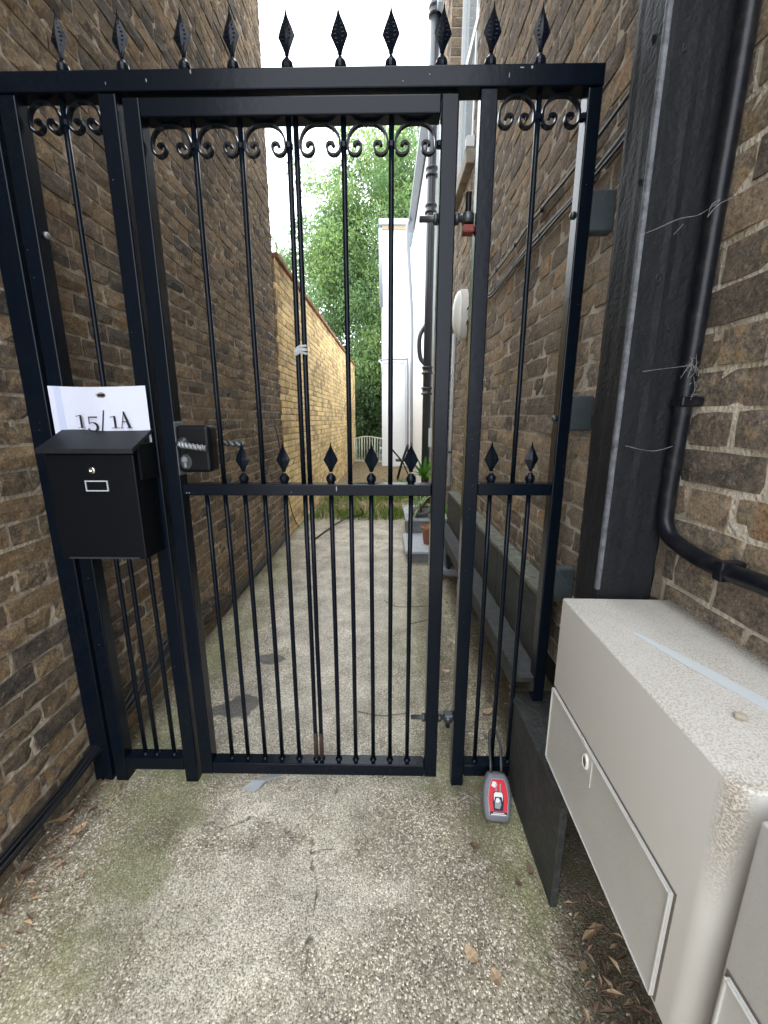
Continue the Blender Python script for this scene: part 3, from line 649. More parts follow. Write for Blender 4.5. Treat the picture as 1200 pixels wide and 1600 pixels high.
# ================================================================== RAILINGS (fixed) and GATE LEAF
G = (0, 1.30, 0); GR = math.atan(-.017)
fr = thing('railing_frame', 'black iron railing frame with spear finials fixed across the alley', 'railings', G, GR)
def rail(name, x0, x1, z0, z1, parent, d=.048, y0=0, mat=None):
    return boxo(name, (x0, x1, y0, y0 + d, z0, z1), mat or M_BLK, parent, bev=.0035, seg=2)
rail('wall_post', -1.122, -1.054, -.01, 2.27, fr, d=.07)
rail('post', -1.040, -.993, -.01, 2.221, fr)
rail('post', -.768, -.720, -.01, 2.221, fr)
rail('post', .257, .302, -.01, 2.221, fr)
rail('post', .538, .576, .373, 2.221, fr)
rail('top_rail', -1.053, .577, 2.223, 2.272, fr, d=.052, y0=-.002)
rail('mid_rail', -.992, -.769, 1.130, 1.168, fr); rail('mid_rail', .303, .537, 1.130, 1.169, fr)
rail('bottom_rail', -.992, -.769, .052, .104, fr); rail('bottom_rail', .303, .474, .042, .092, fr)
def bar(x, z0, z1, parent, r=.0078, y=.024, mat=None):
    pts = [(x + random.uniform(-.0008, .0008), y, z0 + (z1 - z0) * k / 4) for k in range(5)]
    m_ = MB(); m_.tube(pts, r, 12)
    for zz, on in ((z0, z0 < .3), (z1, False)):
        if on: m_.add(*lathe([(r, -.001), (r * 1.75, .0), (r * 1.6, .004), (r, .010)], 12, x, y, zz))
    return m_.build('bar', mat or M_BLK, parent, smooth=True)
# finial
def finial_mesh(h=.148):
    m_ = MB()
    m_.add(*lathe([(.0125, -.001), (.0125, .004), (.0165, .010), (.0175, .018), (.0155, .026), (.009, .033), (.0065, .037)], 14))
    prof = [(.0060, .036), (.0072, .042), (.0125, .052), (.0200, .064), (.0245, .071), (.0250, .0735), (.0230, .078), (.0170, .090), (.0105, .101), (.0055, .110), (.0026, .118), (.0008, .128)]
    k = h / .128
    V = []; F = []
    n = 4
    for (r_, z) in prof:
        dpt = min(r_, .0040 + r_ * .25)
        V += [(r_, 0, z * k), (r_ * .5, dpt * .45, z * k), (0, dpt, z * k), (-r_ * .5, dpt * .45, z * k), (-r_, 0, z * k), (-r_ * .5, -dpt * .45, z * k), (0, -dpt, z * k), (r_ * .5, -dpt * .45, z * k)]
    for i in range(len(prof) - 1):
        for q in range(8): F.append((i * 8 + q, i * 8 + (q + 1) % 8, (i + 1) * 8 + (q + 1) % 8, (i + 1) * 8 + q))
    F.append(tuple(range((len(prof) - 1) * 8, len(prof) * 8)))
    m_.add(V, F)
    for z, wd in ((.058, .012), (.066, .018), (.074, .020), (.082, .017), (.090, .012), (.098, .007)):
        for sx in (-1, 1):
            off = .0035 * sx
            for sy in (-1, 1):
                yc = sy * (.0040 + wd * .12)
                x0, x1 = sorted((sx * .0015, sx * wd * .72)); zz = z * k + off * .5
                m_.box(x0, x1, min(yc, yc - sy * .004), max(yc, yc - sy * .004), zz - .0011, zz + .0011)
    m_.V = [(a * .92, b_ * .92, c_) for a, b_, c_ in m_.V]
    me_ = m_.mesh('finial'); me_.materials.append(M_BLK); return me_
FIN = finial_mesh()
def fin(x, z, parent, y=.024):
    o = bpy.data.objects.new('finial', FIN); C.objects.link(o); o.parent = parent; o.location = (x, y, z); o.scale = (1, 1, 1 if z > 2 else .9)
    o.rotation_euler = (random.uniform(-.02, .02), random.uniform(-.03, .03), random.uniform(-.12, .12)); return o
for x in (-.865, -.702, -.535, -.404, -.259, -.116, .018, .152, .281, .412): fin(x, 2.2715, fr)
# scroll
def scroll_mesh(w, drop=.104):
    Rr = w / 2 - .002; pts = []
    x, z, th = 0, 0, PI            # start at the crown heading west
    ds = .0035; s = 0; r1 = min(.046, Rr); seg = [(max(.0005, Rr - r1), .01), (r1 * PI / 2, 1 / r1), (.008, .01), (.0185 * PI * 1.05, 1 / .0185), (.0095 * PI * .85, 1 / .0095)]
    pts.append((x, z))
    for Ls, kp in seg:
        n = max(2, int(Ls / ds))
        for i in range(n):
            th += kp * Ls / n; x += math.cos(th) * Ls / n; z += math.sin(th) * Ls / n; pts.append((x, z))
    left = pts; right = [(-a, b_) for a, b_ in pts]
    full = list(reversed(left)) + right[1:]
    V = []; F = []; tk = .0027; hw = .0070
    for i, (a, c_) in enumerate(full):
        p = full[max(0, i - 1)]; q = full[min(len(full) - 1, i + 1)]
        tx, tz = q[0] - p[0], q[1] - p[1]; l = math.hypot(tx, tz); nx_, nz_ = -tz / l, tx / l
        e = 1.6 if i in (0, 1, 2, len(full) - 3, len(full) - 2, len(full) - 1) else 1
        for sy, sn in ((-1, -1), (-1, 1), (1, 1), (1, -1)): V.append((a + nx_ * tk * e * sn, sy * hw, c_ + nz_ * tk * e * sn))
    for i in range(len(full) - 1):
        for k in range(4): F.append((i * 4 + k, i * 4 + (k + 1) % 4, (i + 1) * 4 + (k + 1) % 4, (i + 1) * 4 + k))
    F.append((3, 2, 1, 0)); n = len(full) * 4; F.append((n - 4, n - 3, n - 2, n - 1))
    m_ = MB(); m_.add(V, F)
    me_ = m_.mesh('scroll'); me_.materials.append(M_BLK); return me_
def scrolls(parent, xs_, ztop):
    for a, b_ in zip(xs_[:-1], xs_[1:]):
        o = bpy.data.objects.new('scroll', scroll_mesh(b_ - a - .014)); C.objects.link(o); o.parent = parent
        o.location = ((a + b_) / 2, .024, ztop); o.rotation_euler = (0, random.uniform(-.02, .02), 0)
        m_ = MB()
        m_.add(*lathe([(.0078, -.008), (.011, -.006), (.011, .006), (.0078, .008)], 10, b_, .024, ztop - .050)); m_.build('collar', M_BLK, parent)
scrolls(fr, [-.993, -.855, -.768], 2.2165) if False else None
scrolls(fr, [-.990, -.8805], 2.2165); scrolls(fr, [-.8805, -.768], 2.2165)
bar(-.8805, 1.168, 2.222, fr); bar(-.8805, .103, 1.131, fr)
scrolls(fr, [.302, .417], 2.2165); scrolls(fr, [.417, .538], 2.2165)
bar(.417, 1.168, 2.222, fr); bar(.412, .091, 1.131, fr)
for x in (-.914 - .012, -.793 - .02): bar(x, .103, 1.131, fr); fin(x, 1.167, fr)
for x in (.347, .473): bar(x, .091, 1.131, fr); fin(x, 1.168, fr)
# wall brackets
for z0, z1 in ((1.885, 1.99), (1.335, 1.44), (.775, .88)):
    boxo('wall_bracket', (.578, .645, .006, .042, z0, z1), M_TILE, fr, bev=.004)
# bolts
for x, z in ((-1.0, 1.86), (-.99, 1.86)): pass
lat('bolt_head', [(.010, 0), (.010, .006), (.006, .010)], M_DULL, fr, 10).matrix_local = Matrix.Translation((-.992, .03, 1.895)) @ Matrix.Rotation(R(90), 4, 'Y')
for z in (1.935, 1.372): lat('bolt_head', [(.010, 0), (.010, .006), (.006, .010)], M_GUN, fr, 10).matrix_local = Matrix.Translation((.539, .03, z)) @ Matrix.Rotation(R(-90), 4, 'Y')

gt_ = thing('metal_gate', 'black iron gate leaf with scrollwork hung between the fixed posts', 'gate', G, GR)
gy0 = -.004
st1 = rail('stile', -.702, -.656, .040, 2.208, gt_, y0=gy0); st2 = rail('stile', .153, .199, .040, 2.208, gt_, y0=gy0)
rail('top_rail', -.655, .152, 2.163, 2.207, gt_, y0=gy0 - .001); rail('mid_rail', -.655, .152, 1.128, 1.166, gt_, y0=gy0)
rail('bottom_rail', -.655, .152, .042, .092, gt_, y0=gy0)
full_t = [(-.526, -.526), (-.396, -.394), (-.263, -.261), (-.242, -.240), (-.111, -.109), (.020, .022)]
for i, (xt, xb) in enumerate(full_t):
    mt = M_BLK; bar(xt, 1.165, 2.164, gt_); bar(xb, .091, 1.129, gt_)
scrolls(gt_, [-.655, -.526], 2.1575); scrolls(gt_, [-.526, -.396], 2.1575); scrolls(gt_, [-.396, -.263], 2.1575)
scrolls(gt_, [-.242, -.111], 2.1575); scrolls(gt_, [-.111, .020], 2.1575); scrolls(gt_, [.020, .152], 2.1575)
for x in (-.588, -.460, -.327, -.174, -.042, .088):
    bar(x, .091, 1.129, gt_)
    if x > -.5: fin(x, 1.165, gt_)
# lock
lk_ = boxo('lock_case', (-.648, -.543, -.022, .045, 1.205, 1.352), M_BLK2, gt_, bev=.012, seg=3)
boxo('face_plate', (-.6550, -.6525, -.012, .046, 1.195, 1.362), M_DULL, lk_, bev=.001)
def twist(pts, r):
    m_ = MB()
    P = smoothpts(pts, 26); n = len(P)
    V, F = tube_geo(P, r, 16)
    out = []
    for i in range(n):
        c0 = P[i]
        for k in range(16):
            v = Vector(V[i * 16 + k]); d = v - c0; ph = 2 * PI * k / 16 * 1 - i * .30
            out.append(tuple(c0 + d * (1 + .22 * math.cos(2 * ph))))
    m_.add(out, F); return m_
ts = twist([(-.625, -.045, 1.295), (-.600, -.055, 1.292), (-.570, -.058, 1.288), (-.540, -.056, 1.284)], .0085); ts.build('handle', M_DULL, lk_, smooth=True)
ts = twist([(-.555, .075, 1.290), (-.52, .08, 1.290), (-.47, .08, 1.286)], .008); ts.build('handle', M_GUN, lk_, smooth=True)
o = lat('handle_rose', [(.020, 0), (.020, .006), (.011, .010), (.010, .03)], M_GUN, lk_, 16); o.matrix_local = Matrix.Translation((-.625, -.022, 1.295)) @ Matrix.Rotation(R(90), 4, 'X')
bm = bmesh.new(); bmesh.ops.create_cone(bm, cap_ends=True, segments=18, radius1=.0095, radius2=.0095, depth=.012, matrix=Matrix.Translation((-.622, -.026, 1.247)) @ Matrix.Rotation(R(90), 4, 'X')); box(bm, -.6265, -.6175, -.032, -.022, 1.222, 1.244, bev=.002)
obj('lock_cylinder', bm, M_DULL, lk_)
bm = bmesh.new(); bmesh.ops.create_cone(bm, cap_ends=True, segments=20, radius1=.0185, radius2=.0185, depth=.006, matrix=Matrix.Translation((-.620, -.024, 1.240)) @ Matrix.Rotation(R(90), 4, 'X') @ Matrix.Scale(1.25, 4, (0, 1, 0)))
obj('escutcheon', bm, M_GUN, lk_)
# hinges
def hinge(zh, up):
    h_ = tube('hinge_rod', [(.10, .02, zh), (.16, .02, zh), (.235, .02, zh)], .0085, M_GUN, gt_)
    o = lat('nut', [(.016, -.006), (.016, .006)], M_GUN, gt_, 6); o.matrix_local = Matrix.Translation((.146, .02, zh)) @ Matrix.Rotation(R(90), 4, 'Y')
    o = lat('nut', [(.016, -.006), (.016, .006)], M_GUN, gt_, 6); o.matrix_local = Matrix.Translation((.206, .02, zh)) @ Matrix.Rotation(R(90), 4, 'Y')
    lat('hinge_eye', [(.010, -.013), (.018, -.012), (.018, .012), (.010, .013)], M_GUN, gt_, 16, cx=.238, cy=.02, cz=zh)
    tube('hinge_pin', [(.238, .02, zh - .02), (.238, .02, zh + (.065 if up else -.04))], .0085, M_BLK2, fr)
    boxo('hinge_plate', (.222, .2565, .003, .037, zh - .040, zh - .018) if up else (.222, .2565, .003, .037, zh + .004, zh + .02), M_RUST if up else M_GUN, fr, bev=.005, seg=2)
hinge(1.925, True); hinge(.285, False)
# paint rust at the welded repair
for x in (-.261, -.240): tube('rusty_sleeve', [(x, .024, .092), (x, .024, .15), (x, .024, .21)], .0082, M_RUSTB, gt_, n=12)
def chip(x, z, w_, h_, y=-.0032, par=None):
    n = 7; P = [(x + math.cos(2 * PI * k / n) * w_ * random.uniform(.5, 1.1), z + math.sin(2 * PI * k / n) * h_ * random.uniform(.5, 1.1)) for k in range(n)]
    m_ = MB(); m_.add([(a, y, b_) for a, b_ in P] + [(a, y + .0015, b_) for a, b_ in P], [tuple(range(n))] + [(i, n + i, n + (i + 1) % n, (i + 1) % n) for i in range(n)]); m_.build('paint_chip', M_CHIP, par)
M_CHIP = M('bare_chipped_metal', (.30, .31, .32), .6)
for x, z, w_, h_ in ((.327, 2.245, .0012, .007), (.36, 2.262, .006, .002), (.385, 2.262, .003, .004), (-.51, 2.262, .002, .006), (-.63, 2.245, .0015, .005), (-.74, 2.24, .0012, .004), (.12, 2.25, .002, .002), (.05, 2.236, .0012, .003)): chip(x, z, w_, h_, par=fr)
for x, z, w_, h_ in ((-.153, 1.152, .0018, .009), (-.64, 1.137, .003, .002), (-.632, 1.137, .002, .002), (-.3, 1.14, .001, .002)): chip(x, z, w_, h_, y=-.0053, par=gt_)
for _ in range(26): chip(random.choice((-1.08, -1.02, -.745, .28, .557)) + random.uniform(-.012, .012), random.uniform(.4, 2.1), random.uniform(.0005, .0012), random.uniform(.0005, .0014), y=-.0014, par=fr)
# tape on the double bars
tp = MB()
for k in range(5):
    z = 1.56 + k * .006 - (.02 if k > 3 else 0); tp.tube([(-.268 + random.uniform(-.004, .004), .012, z), (-.252, .006 + random.uniform(-.003, .002), z + .006), (-.234, .012, z + random.uniform(0, .012))], .0035, 6)
o = tp.build('tape', M_PLAST); o.location = G; tag(o, 'scrap of clear tape wound round the paired bars of the gate', 'tape')

# ================================================================== LETTERBOX, SIGN
mbx = thing('letterbox', 'black metal letterbox with a sloping lid hung on the left railings', 'letterbox', (G[0], G[1], 0), GR)
bm = bmesh.new(); box(bm, -1.000, -.735, -.108, -.003, .945, 1.270, bev=.003)
bd = obj('body', bm, M_BLK2, mbx)
V = [(-1.012, -.122, 1.272), (-.726, -.122, 1.272), (-.726, -.002, 1.332), (-1.012, -.002, 1.332), (-1.012, -.122, 1.286), (-.726, -.122, 1.286), (-.726, -.002, 1.342), (-1.012, -.002, 1.342)]
bm = bmesh.new(); vs = [bm.verts.new(v) for v in V]
for f in ((0, 3, 2, 1), (4, 5, 6, 7), (0, 1, 5, 4), (1, 2, 6, 5), (2, 3, 7, 6), (3, 0, 4, 7)): bm.faces.new([vs[i] for i in f])
bmesh.ops.bevel(bm, geom=list(bm.edges), offset=.0015, segments=2, affect='EDGES')
obj('lid', bm, M_LID, mbx)
V = [(-1.0, -.108, 1.2702), (-1.0, -.003, 1.2702), (-1.0, -.003, 1.331), (-.735, -.108, 1.2702), (-.735, -.003, 1.2702), (-.735, -.003, 1.331)]
m_ = MB(); m_.add(V, [(0, 2, 1), (3, 4, 5), (0, 3, 5, 2), (1, 2, 5, 4), (0, 1, 4, 3)]); m_.build('back_cover', M_BLK2, mbx)
boxo('cheek_plate', (-.7345, -.7265, -.09, -.003, 1.19, 1.30), M_BLK2, mbx, bev=.002)
o = lat('lock', [(.0105, 0), (.0105, .002), (.0085, .0045), (.003, .0045), (.003, .002)], M_STEEL, mbx, 20); o.matrix_local = Matrix.Translation((-.862, -.1085, 1.222)) @ Matrix.Rotation(R(90), 4, 'X')
bm = bmesh.new()
for bb in ((-.888, -.820, 1.189, 1.192), (-.888, -.820, 1.160, 1.163)): box(bm, bb[0], bb[1], -.112, -.1085, bb[2], bb[3])
for bb in ((-.888, -.8850), (-.823, -.820)): box(bm, bb[0], bb[1], -.1118, -.1085, 1.163, 1.189)
nf_ = obj('name_plate_frame', bm, M_LPIPE, mbx)
boxo('card', (-.885, -.823, -.1095, -.1082, 1.163, 1.189), M_BLK2, nf_, bev=0)
boxo('bottom_lip', (-.975, -.755, -.1105, -.1082, .947, .9525), M_GUN, mbx, bev=0)

sg = thing('paper_sign', 'laminated white paper reading 15/1A tucked behind the black letterbox', 'sign', G, GR)
def sheet(x0, x1, z0l, z0r, z1, y, mat, name, nx=16):
    m_ = MB(); V = []; F = []
    for j in range(9):
        for i in range(nx + 1):
            u = i / nx; w_ = j / 8; x = x0 + (x1 - x0) * u; z = (z0l * (1 - u) + z0r * u) * (1 - w_) + z1 * w_ - .004 * math.sin(u * PI) * w_
            yy = y - .006 * math.exp(-((x + .88) / .05) ** 2) + .004 * math.sin(u * 6)
            V.append((x, yy, z))
    for j in range(8):
        for i in range(nx): F.append((j * (nx + 1) + i, j * (nx + 1) + i + 1, (j + 1) * (nx + 1) + i + 1, (j + 1) * (nx + 1) + i))
    n0 = len(V); V2 = [(a, b_ + .0012, c_) for a, b_, c_ in V]; F2 = [tuple(n0 + q for q in reversed(f)) for f in F]
    m_.add(V + V2, F + F2); return m_.build(name, mat, sg, smooth=True)
sheet(-1.032, -.729, 1.29, 1.252, 1.470, -.012, M_PAPER, 'sheet')
def sx(u): return (u - 600) / F_PX * (1.3 * math.cos(PITCH) - .07 * 0)  # rough px->m on the gate near the horizon
# lettering built from outlines
def stroke_poly(m_, pts, y0):
    n = len(pts); V = [(a, y0, b_) for a, b_ in pts] + [(a, y0 + .0008, b_) for a, b_ in pts]
    bm_ = None
    m_.add(V, [tuple(range(n)), tuple(reversed(range(n, 2 * n)))] + [(i, n + i, n + (i + 1) % n, (i + 1) % n) for i in range(n)])
def band(m_, P, Wd, y0):
    """variable-width pen stroke"""
    n = len(P)
    for i in range(n - 1):
        a, b_ = P[i], P[i + 1]; wa, wb_ = Wd[i], Wd[i + 1]
        def nrm(k):
            p = P[max(0, k - 1)]; q = P[min(n - 1, k + 1)]; tx, tz = q[0] - p[0], q[1] - p[1]; l = math.hypot(tx, tz) or 1; return -tz / l, tx / l
        n0 = nrm(i); n1_ = nrm(i + 1)
        stroke_poly(m_, [(a[0] + n0[0] * wa, a[1] + n0[1] * wa), (b_[0] + n1_[0] * wb_, b_[1] + n1_[1] * wb_), (b_[0] - n1_[0] * wb_, b_[1] - n1_[1] * wb_), (a[0] - n0[0] * wa, a[1] - n0[1] * wa)], y0)
Y0 = -.0215
def char_one(x, z, h, w):
    m_ = MB(); c_ = x + w * .52
    stroke_poly(m_, [(c_ - .0031, z + .001), (c_ + .0031, z + .001), (c_ + .0031, z + h), (c_ - .0031, z + h * .96)], Y0)
    stroke_poly(m_, [(x + w * .08, z), (x + w * .95, z), (x + w * .95, z + .0016), (x + w * .08, z + .0016)], Y0 - .0003)
    stroke_poly(m_, [(x + w * .0, z + h * .86), (x + w * .0, z + h * .91), (c_, z + h), (c_, z + h * .95)], Y0 - .0003)
    return m_
def char_five(x, z, h, w):
    m_ = MB()
    stroke_poly(m_, [(x + w * .18, z + h * .92), (x + w * .92, z + h * .92), (x + w * .96, z + h), (x + w * .18, z + h)], Y0)
    stroke_poly(m_, [(x + w * .16, z + h * .50), (x + w * .22, z + h * .50), (x + w * .26, z + h * .93), (x + w * .18, z + h * .93)], Y0 - .0003)
    P = []; Wd = []
    for k in range(23):
        a = R(128) - R(290) * k / 22; P.append((x + w * .48 + w * .42 * math.cos(a), z + h * .30 + h * .30 * math.sin(a)))
        Wd.append(.0009 + .0030 * max(0, math.cos(a)) + (.0012 if k > 19 else 0))
    band(m_, P, Wd, Y0 - .0006)
    return m_
def char_A(x, z, h, w):
    m_ = MB(); ap = x + w * .46
    stroke_poly(m_, [(x + w * .14, z), (x + w * .19, z), (ap + .0006, z + h), (ap - .0012, z + h)], Y0)
    stroke_poly(m_, [(x + w * .70, z), (x + w * .93, z), (ap + .0016, z + h), (ap - .0036, z + h)], Y0 - .0003)
    stroke_poly(m_, [(x + w * .27, z + h * .36), (x + w * .72, z + h * .36), (x + w * .70, z + h * .41), (x + w * .29, z + h * .41)], Y0 - .0006)
    stroke_poly(m_, [(x, z), (x + w * .34, z), (x + w * .34, z + .0015), (x, z + .0015)], Y0 - .0006)
    stroke_poly(m_, [(x + w * .58, z), (x + w * 1.02, z), (x + w * 1.02, z + .0015), (x + w * .58, z + .0015)], Y0 - .0008)
    return m_
char_one(-.952, 1.343, .040, .028).build('digit', M_INK, sg); char_five(-.920, 1.333, .045, .036).build('digit', M_INK, sg)
m_ = MB(); stroke_poly(m_, [(-.879, 1.325), (-.8755, 1.325), (-.861, 1.397), (-.8645, 1.397)], Y0); m_.build('slash', M_INK, sg)
char_one(-.846, 1.343, .037, .027).build('digit', M_INK, sg); char_A(-.820, 1.343, .050, .041).build('letter', M_INK, sg)
bm = bmesh.new(); bmesh.ops.create_circle(bm, cap_ends=True, segments=26, radius=1)
for v in bm.verts:
    k = random.uniform(.85, 1.05); v.co = Vector((-.866 + v.co.x * .016 * k, -.0182, 1.442 + v.co.y * .008 * k))
bmesh.ops.solidify(bm, geom=list(bm.faces), thickness=.0006)
obj('stain', bm, M_STAIN, sg)
boxo('slot', (-.875, -.854, -.0205, -.0188, 1.438, 1.445), M_INK, sg, bev=0)
boxo('fold', (-1.018, -.995, -.0108, -.0100, 1.30, 1.468), M_PAPF, sg, bev=0)

# ================================================================== KEY SAFE
P0 = onZ(776, 1281, .012); P1 = onZ(775, 1207, .132)
ks = thing('key_safe', 'grey key safe with a red label shackled to the foot of a railing bar', 'key safe', P0)
ax = (P1 - P0); Lk = ax.length; ax.normalize(); xax = Vector((1, .02, 0)).normalized(); nrm = xax.cross(ax).normalized(); xax = ax.cross(nrm) * -1
xax = ax.cross(nrm); Mk = Matrix((( xax.x, nrm.x, ax.x, 0), (xax.y, nrm.y, ax.y, 0), (xax.z, nrm.z, ax.z, 0), (0, 0, 0, 1)))
if (Mk.to_3x3() @ Vector((1, 0, 0))).x < 0: Mk = Mk @ Matrix.Rotation(PI, 4, 'Z')
ks.matrix_world = Matrix.Translation(P0) @ Mk
# local: x right, z up the body, front = side towards the camera
front = -1 if (Mk.to_3x3() @ Vector((0, -1, 0))).dot(Vector((0, -1, 1))) > 0 else 1
prof = [(0, .036), (.008, .043), (.03, .047), (.07, .0495), (.10, .0475), (.125, .041), (.138, .033), (.145, .028)]
prof = [(z * Lk / .145, w_) for z, w_ in prof]
bm = bmesh.new(); rings = []
for z, w_ in prof:
    hd = .022 if .004 < z < Lk * .97 else .017
    ring = []
    for k in range(28):
        a = 2 * PI * k / 28; ca, sa = math.cos(a), math.sin(a); e = .45
        ring.append(bm.verts.new((math.copysign(abs(ca) ** e, ca) * w_, math.copysign(abs(sa) ** e, sa) * hd, z)))
    rings.append(ring)
for i in range(len(rings) - 1):
    for k in range(28): bm.faces.new((rings[i][k], rings[i][(k + 1) % 28], rings[i + 1][(k + 1) % 28], rings[i + 1][k]))
bm.faces.new(list(reversed(rings[0]))); bm.faces.new(rings[-1])
obj('body', bm, M_KEYG, ks, smooth=True)
def flat(name, pts, y, mat, parent=ks, th=.0012):
    m_ = MB(); yy = front * y; n = len(pts)
    V = [(a, yy, b_) for a, b_ in pts] + [(a, yy + front * th, b_) for a, b_ in pts]
    m_.add(V, [tuple(range(n)), tuple(reversed(range(n, 2 * n)))] + [(i, n + i, n + (i + 1) % n, (i + 1) % n) for i in range(n)])
    return m_.build(name, mat, parent)
q = Lk / .145
flat('label_edge', [(-.032, .018 * q), (.032, .018 * q), (.0365, .07 * q), (.031, .11 * q), (.021, .132 * q), (-.021, .132 * q), (-.031, .11 * q), (-.0365, .07 * q)], .0222, M_LGRY)
lb = flat('label', [(-.0295, .031 * q), (.0295, .031 * q), (.034, .07 * q), (.0285, .109 * q), (.0195, .129 * q), (-.0195, .129 * q), (-.0285, .109 * q), (-.034, .07 * q)], .0236, M_RED)
flat('label_strip', [(-.030, .020 * q), (.030, .020 * q), (.0300, .031 * q), (-.0300, .031 * q)], .0238, M_LBLK, lb)
flat('label_line', [(-.026, .0212 * q), (.027, .0212 * q), (.027, .0242 * q), (-.026, .0242 * q)], .0251, M_LWHT, lb, .0004)
flat('label_line', [(-.018, .0262 * q), (.020, .0262 * q), (.020, .0284 * q), (-.018, .0284 * q)], .0251, M_LWHT, lb, .0004)
flat('printed_picture', [(-.016, .034 * q), (.016, .034 * q), (.019, .055 * q), (.019, .082 * q), (.013, .092 * q), (-.013, .092 * q), (-.019, .082 * q), (-.019, .055 * q)], .0250, M_LBLK, lb, .0004)
flat('printed_picture', [(-.015, .062 * q), (-.016, .082 * q), (-.011, .090 * q), (.011, .090 * q), (.016, .082 * q), (.015, .062 * q), (.012, .076 * q), (-.012, .076 * q)], .0256, M_LWHT, lb, .0004)
flat('printed_picture', [(-.012, .042 * q), (.004, .040 * q), (.010, .052 * q), (.008, .066 * q), (-.004, .073 * q), (-.012, .062 * q)], .0256, M_LGRY, lb, .0004)
flat('printed_picture', [(-.010, .060 * q), (-.002, .058 * q), (.006, .064 * q), (.002, .073 * q), (-.008, .072 * q)], .0262, M_LWHT, lb, .0004)
for x in (-.0095, .0055): flat('printed_picture', [(x, .092 * q), (x + .004, .092 * q), (x + .004, .116 * q), (x, .116 * q)], .0250, M_LGRY, lb, .0004)
flat('printed_emblem', [(-.024, .108 * q), (-.012, .103 * q), (-.003, .112 * q), (-.008, .121 * q), (-.018, .123 * q)], .0250, M_LWHT, lb, .0004)
# shackle, in world space round the bar
base_l = ks.matrix_world @ Vector((-.019, 0, Lk * .97)); base_r = ks.matrix_world @ Vector((.019, 0, Lk * .97))
if base_l.x > base_r.x: base_l, base_r = base_r, base_l
bx0 = .412; by0 = 1.30 - .017 * .412 + .024
arc = [base_l, base_l + Vector((0, .012, .035)), Vector((bx0 - .020, by0 - .03, base_l.z + .062)), Vector((bx0 - .012, by0 + .008, base_l.z + .083)), Vector((bx0, by0 + .018, base_l.z + .088)), Vector((bx0 + .012, by0 + .008, base_l.z + .083)), Vector((bx0 + .020, by0 - .03, base_l.z + .062)), base_r + Vector((0, .012, .035)), base_r]
inv = ks.matrix_world.inverted()
tube('shackle', [inv @ p for p in smoothpts(arc, 5)], .0048, M_GUN, ks, n=10)

# ================================================================== TIMBER POST, PIPES ON THE RIGHT
ps = thing('timber_post', 'thick knotty timber post painted near black beside the cream cabinet', 'post', (0, 0, 0))
bm = bmesh.new()
P4 = [(.500, .898), (.512, .893), (.632, .893), (.637, .900), (.637, 1.010), (.503, 1.012), (.500, 1.006)]
P4 = [(.500, .900), (.504, .8955), (.626, .8955), (.630, .900), (.630, 1.008), (.505, 1.008), (.500, 1.003)]
rng2 = random.Random(3); zs_ = np.arange(.375, 3.4, .02); rings = []
for z in zs_:
    # split arrises into finer points so chips and checks show
    ring = []
    pts = []
    for i in range(len(P4)):
        a, b_ = P4[i], P4[(i + 1) % len(P4)]; l = math.hypot(b_[0] - a[0], b_[1] - a[1]); n = max(1, int(l / .013))
        for k in range(n): pts.append((a[0] + (b_[0] - a[0]) * k / n, a[1] + (b_[1] - a[1]) * k / n))
    for i, (x, y) in enumerate(pts):
        nx_ = float(vnoise(x * 60 + y * 90, z * 3.0)) - .5; fine = float(vnoise(x * 200 + y * 333, z * 22, 1)) - .5
        amp = .0035 * nx_ + .0016 * fine
        cx_, cy_ = .565, .952
        ddx, ddy = x - cx_, y - cy_; l = math.hypot(ddx, ddy); ring.append(bm.verts.new((x + ddx / l * amp, y + ddy / l * amp, z)))
    rings.append(ring)
n = len(rings[0])
for i in range(len(rings) - 1):
    for k in range(n): bm.faces.new((rings[i][k], rings[i][(k + 1) % n], rings[i + 1][(k + 1) % n], rings[i + 1][k]))
bm.faces.new(list(reversed(rings[0]))); bm.faces.new(rings[-1])
bmesh.ops.recalc_face_normals(bm, faces=bm.faces)
obj('post_body', bm, M_TIM, ps)
# knots: raised rings with a dark hollow
for (u, v, fc) in ((1022, 60, 'L'), (1000, 285, 'L'), (1070, 75, 'F'), (1030, 435, 'F'), (1045, 512, 'F')):
    p = onX(u, v, .499) if fc == 'L' else onY(u, v, .894)
    m_ = MB(); nseg = 14; V = []; F = []; ra = random.uniform(.004, .007)
    for j, (rr, dp) in enumerate(((1.5, .0018), (1.0, -.0016), (.6, .0004), (.25, .001))):
        for k in range(nseg):
            a = 2 * PI * k / nseg; rk = ra * rr * (1 + .15 * math.sin(3 * a + u)); p1, p2 = math.cos(a) * rk * .7, math.sin(a) * rk * 1.2
            V.append((p.x + dp, p.y + p1, p.z + p2) if fc == 'L' else (p.x + p1, p.y + dp, p.z + p2))
    for j in range(3):
        for k in range(nseg): F.append((j * nseg + k, j * nseg + (k + 1) % nseg, (j + 1) * nseg + (k + 1) % nseg, (j + 1) * nseg + k))
    F.append(tuple(range(3 * nseg, 4 * nseg))); m_.add(V, F); m_.build('knot', M_TIM, ps, smooth=True)
m_ = MB(); zz_ = np.arange(.98, 3.38, .03); V = []; F = []
for z in zz_:
    a_ = random.uniform(-.0006, .0006); V += [(.4985 + a_, .9045 + a_, z), (.4975, .8985, z), (.5005 + a_, .8940, z), (.5065 + a_, .8935 + a_, z)]
for i in range(len(zz_) - 1):
    for k in range(3): F.append((i * 4 + k, i * 4 + k + 1, i * 4 + k + 5, i * 4 + k + 4))
m_.add(V, F); m_.build('worn_edge', M('worn_grey_arris', (.085, .092, .105), .5, var=.5, vscale=40, bump=1), ps, smooth=True)
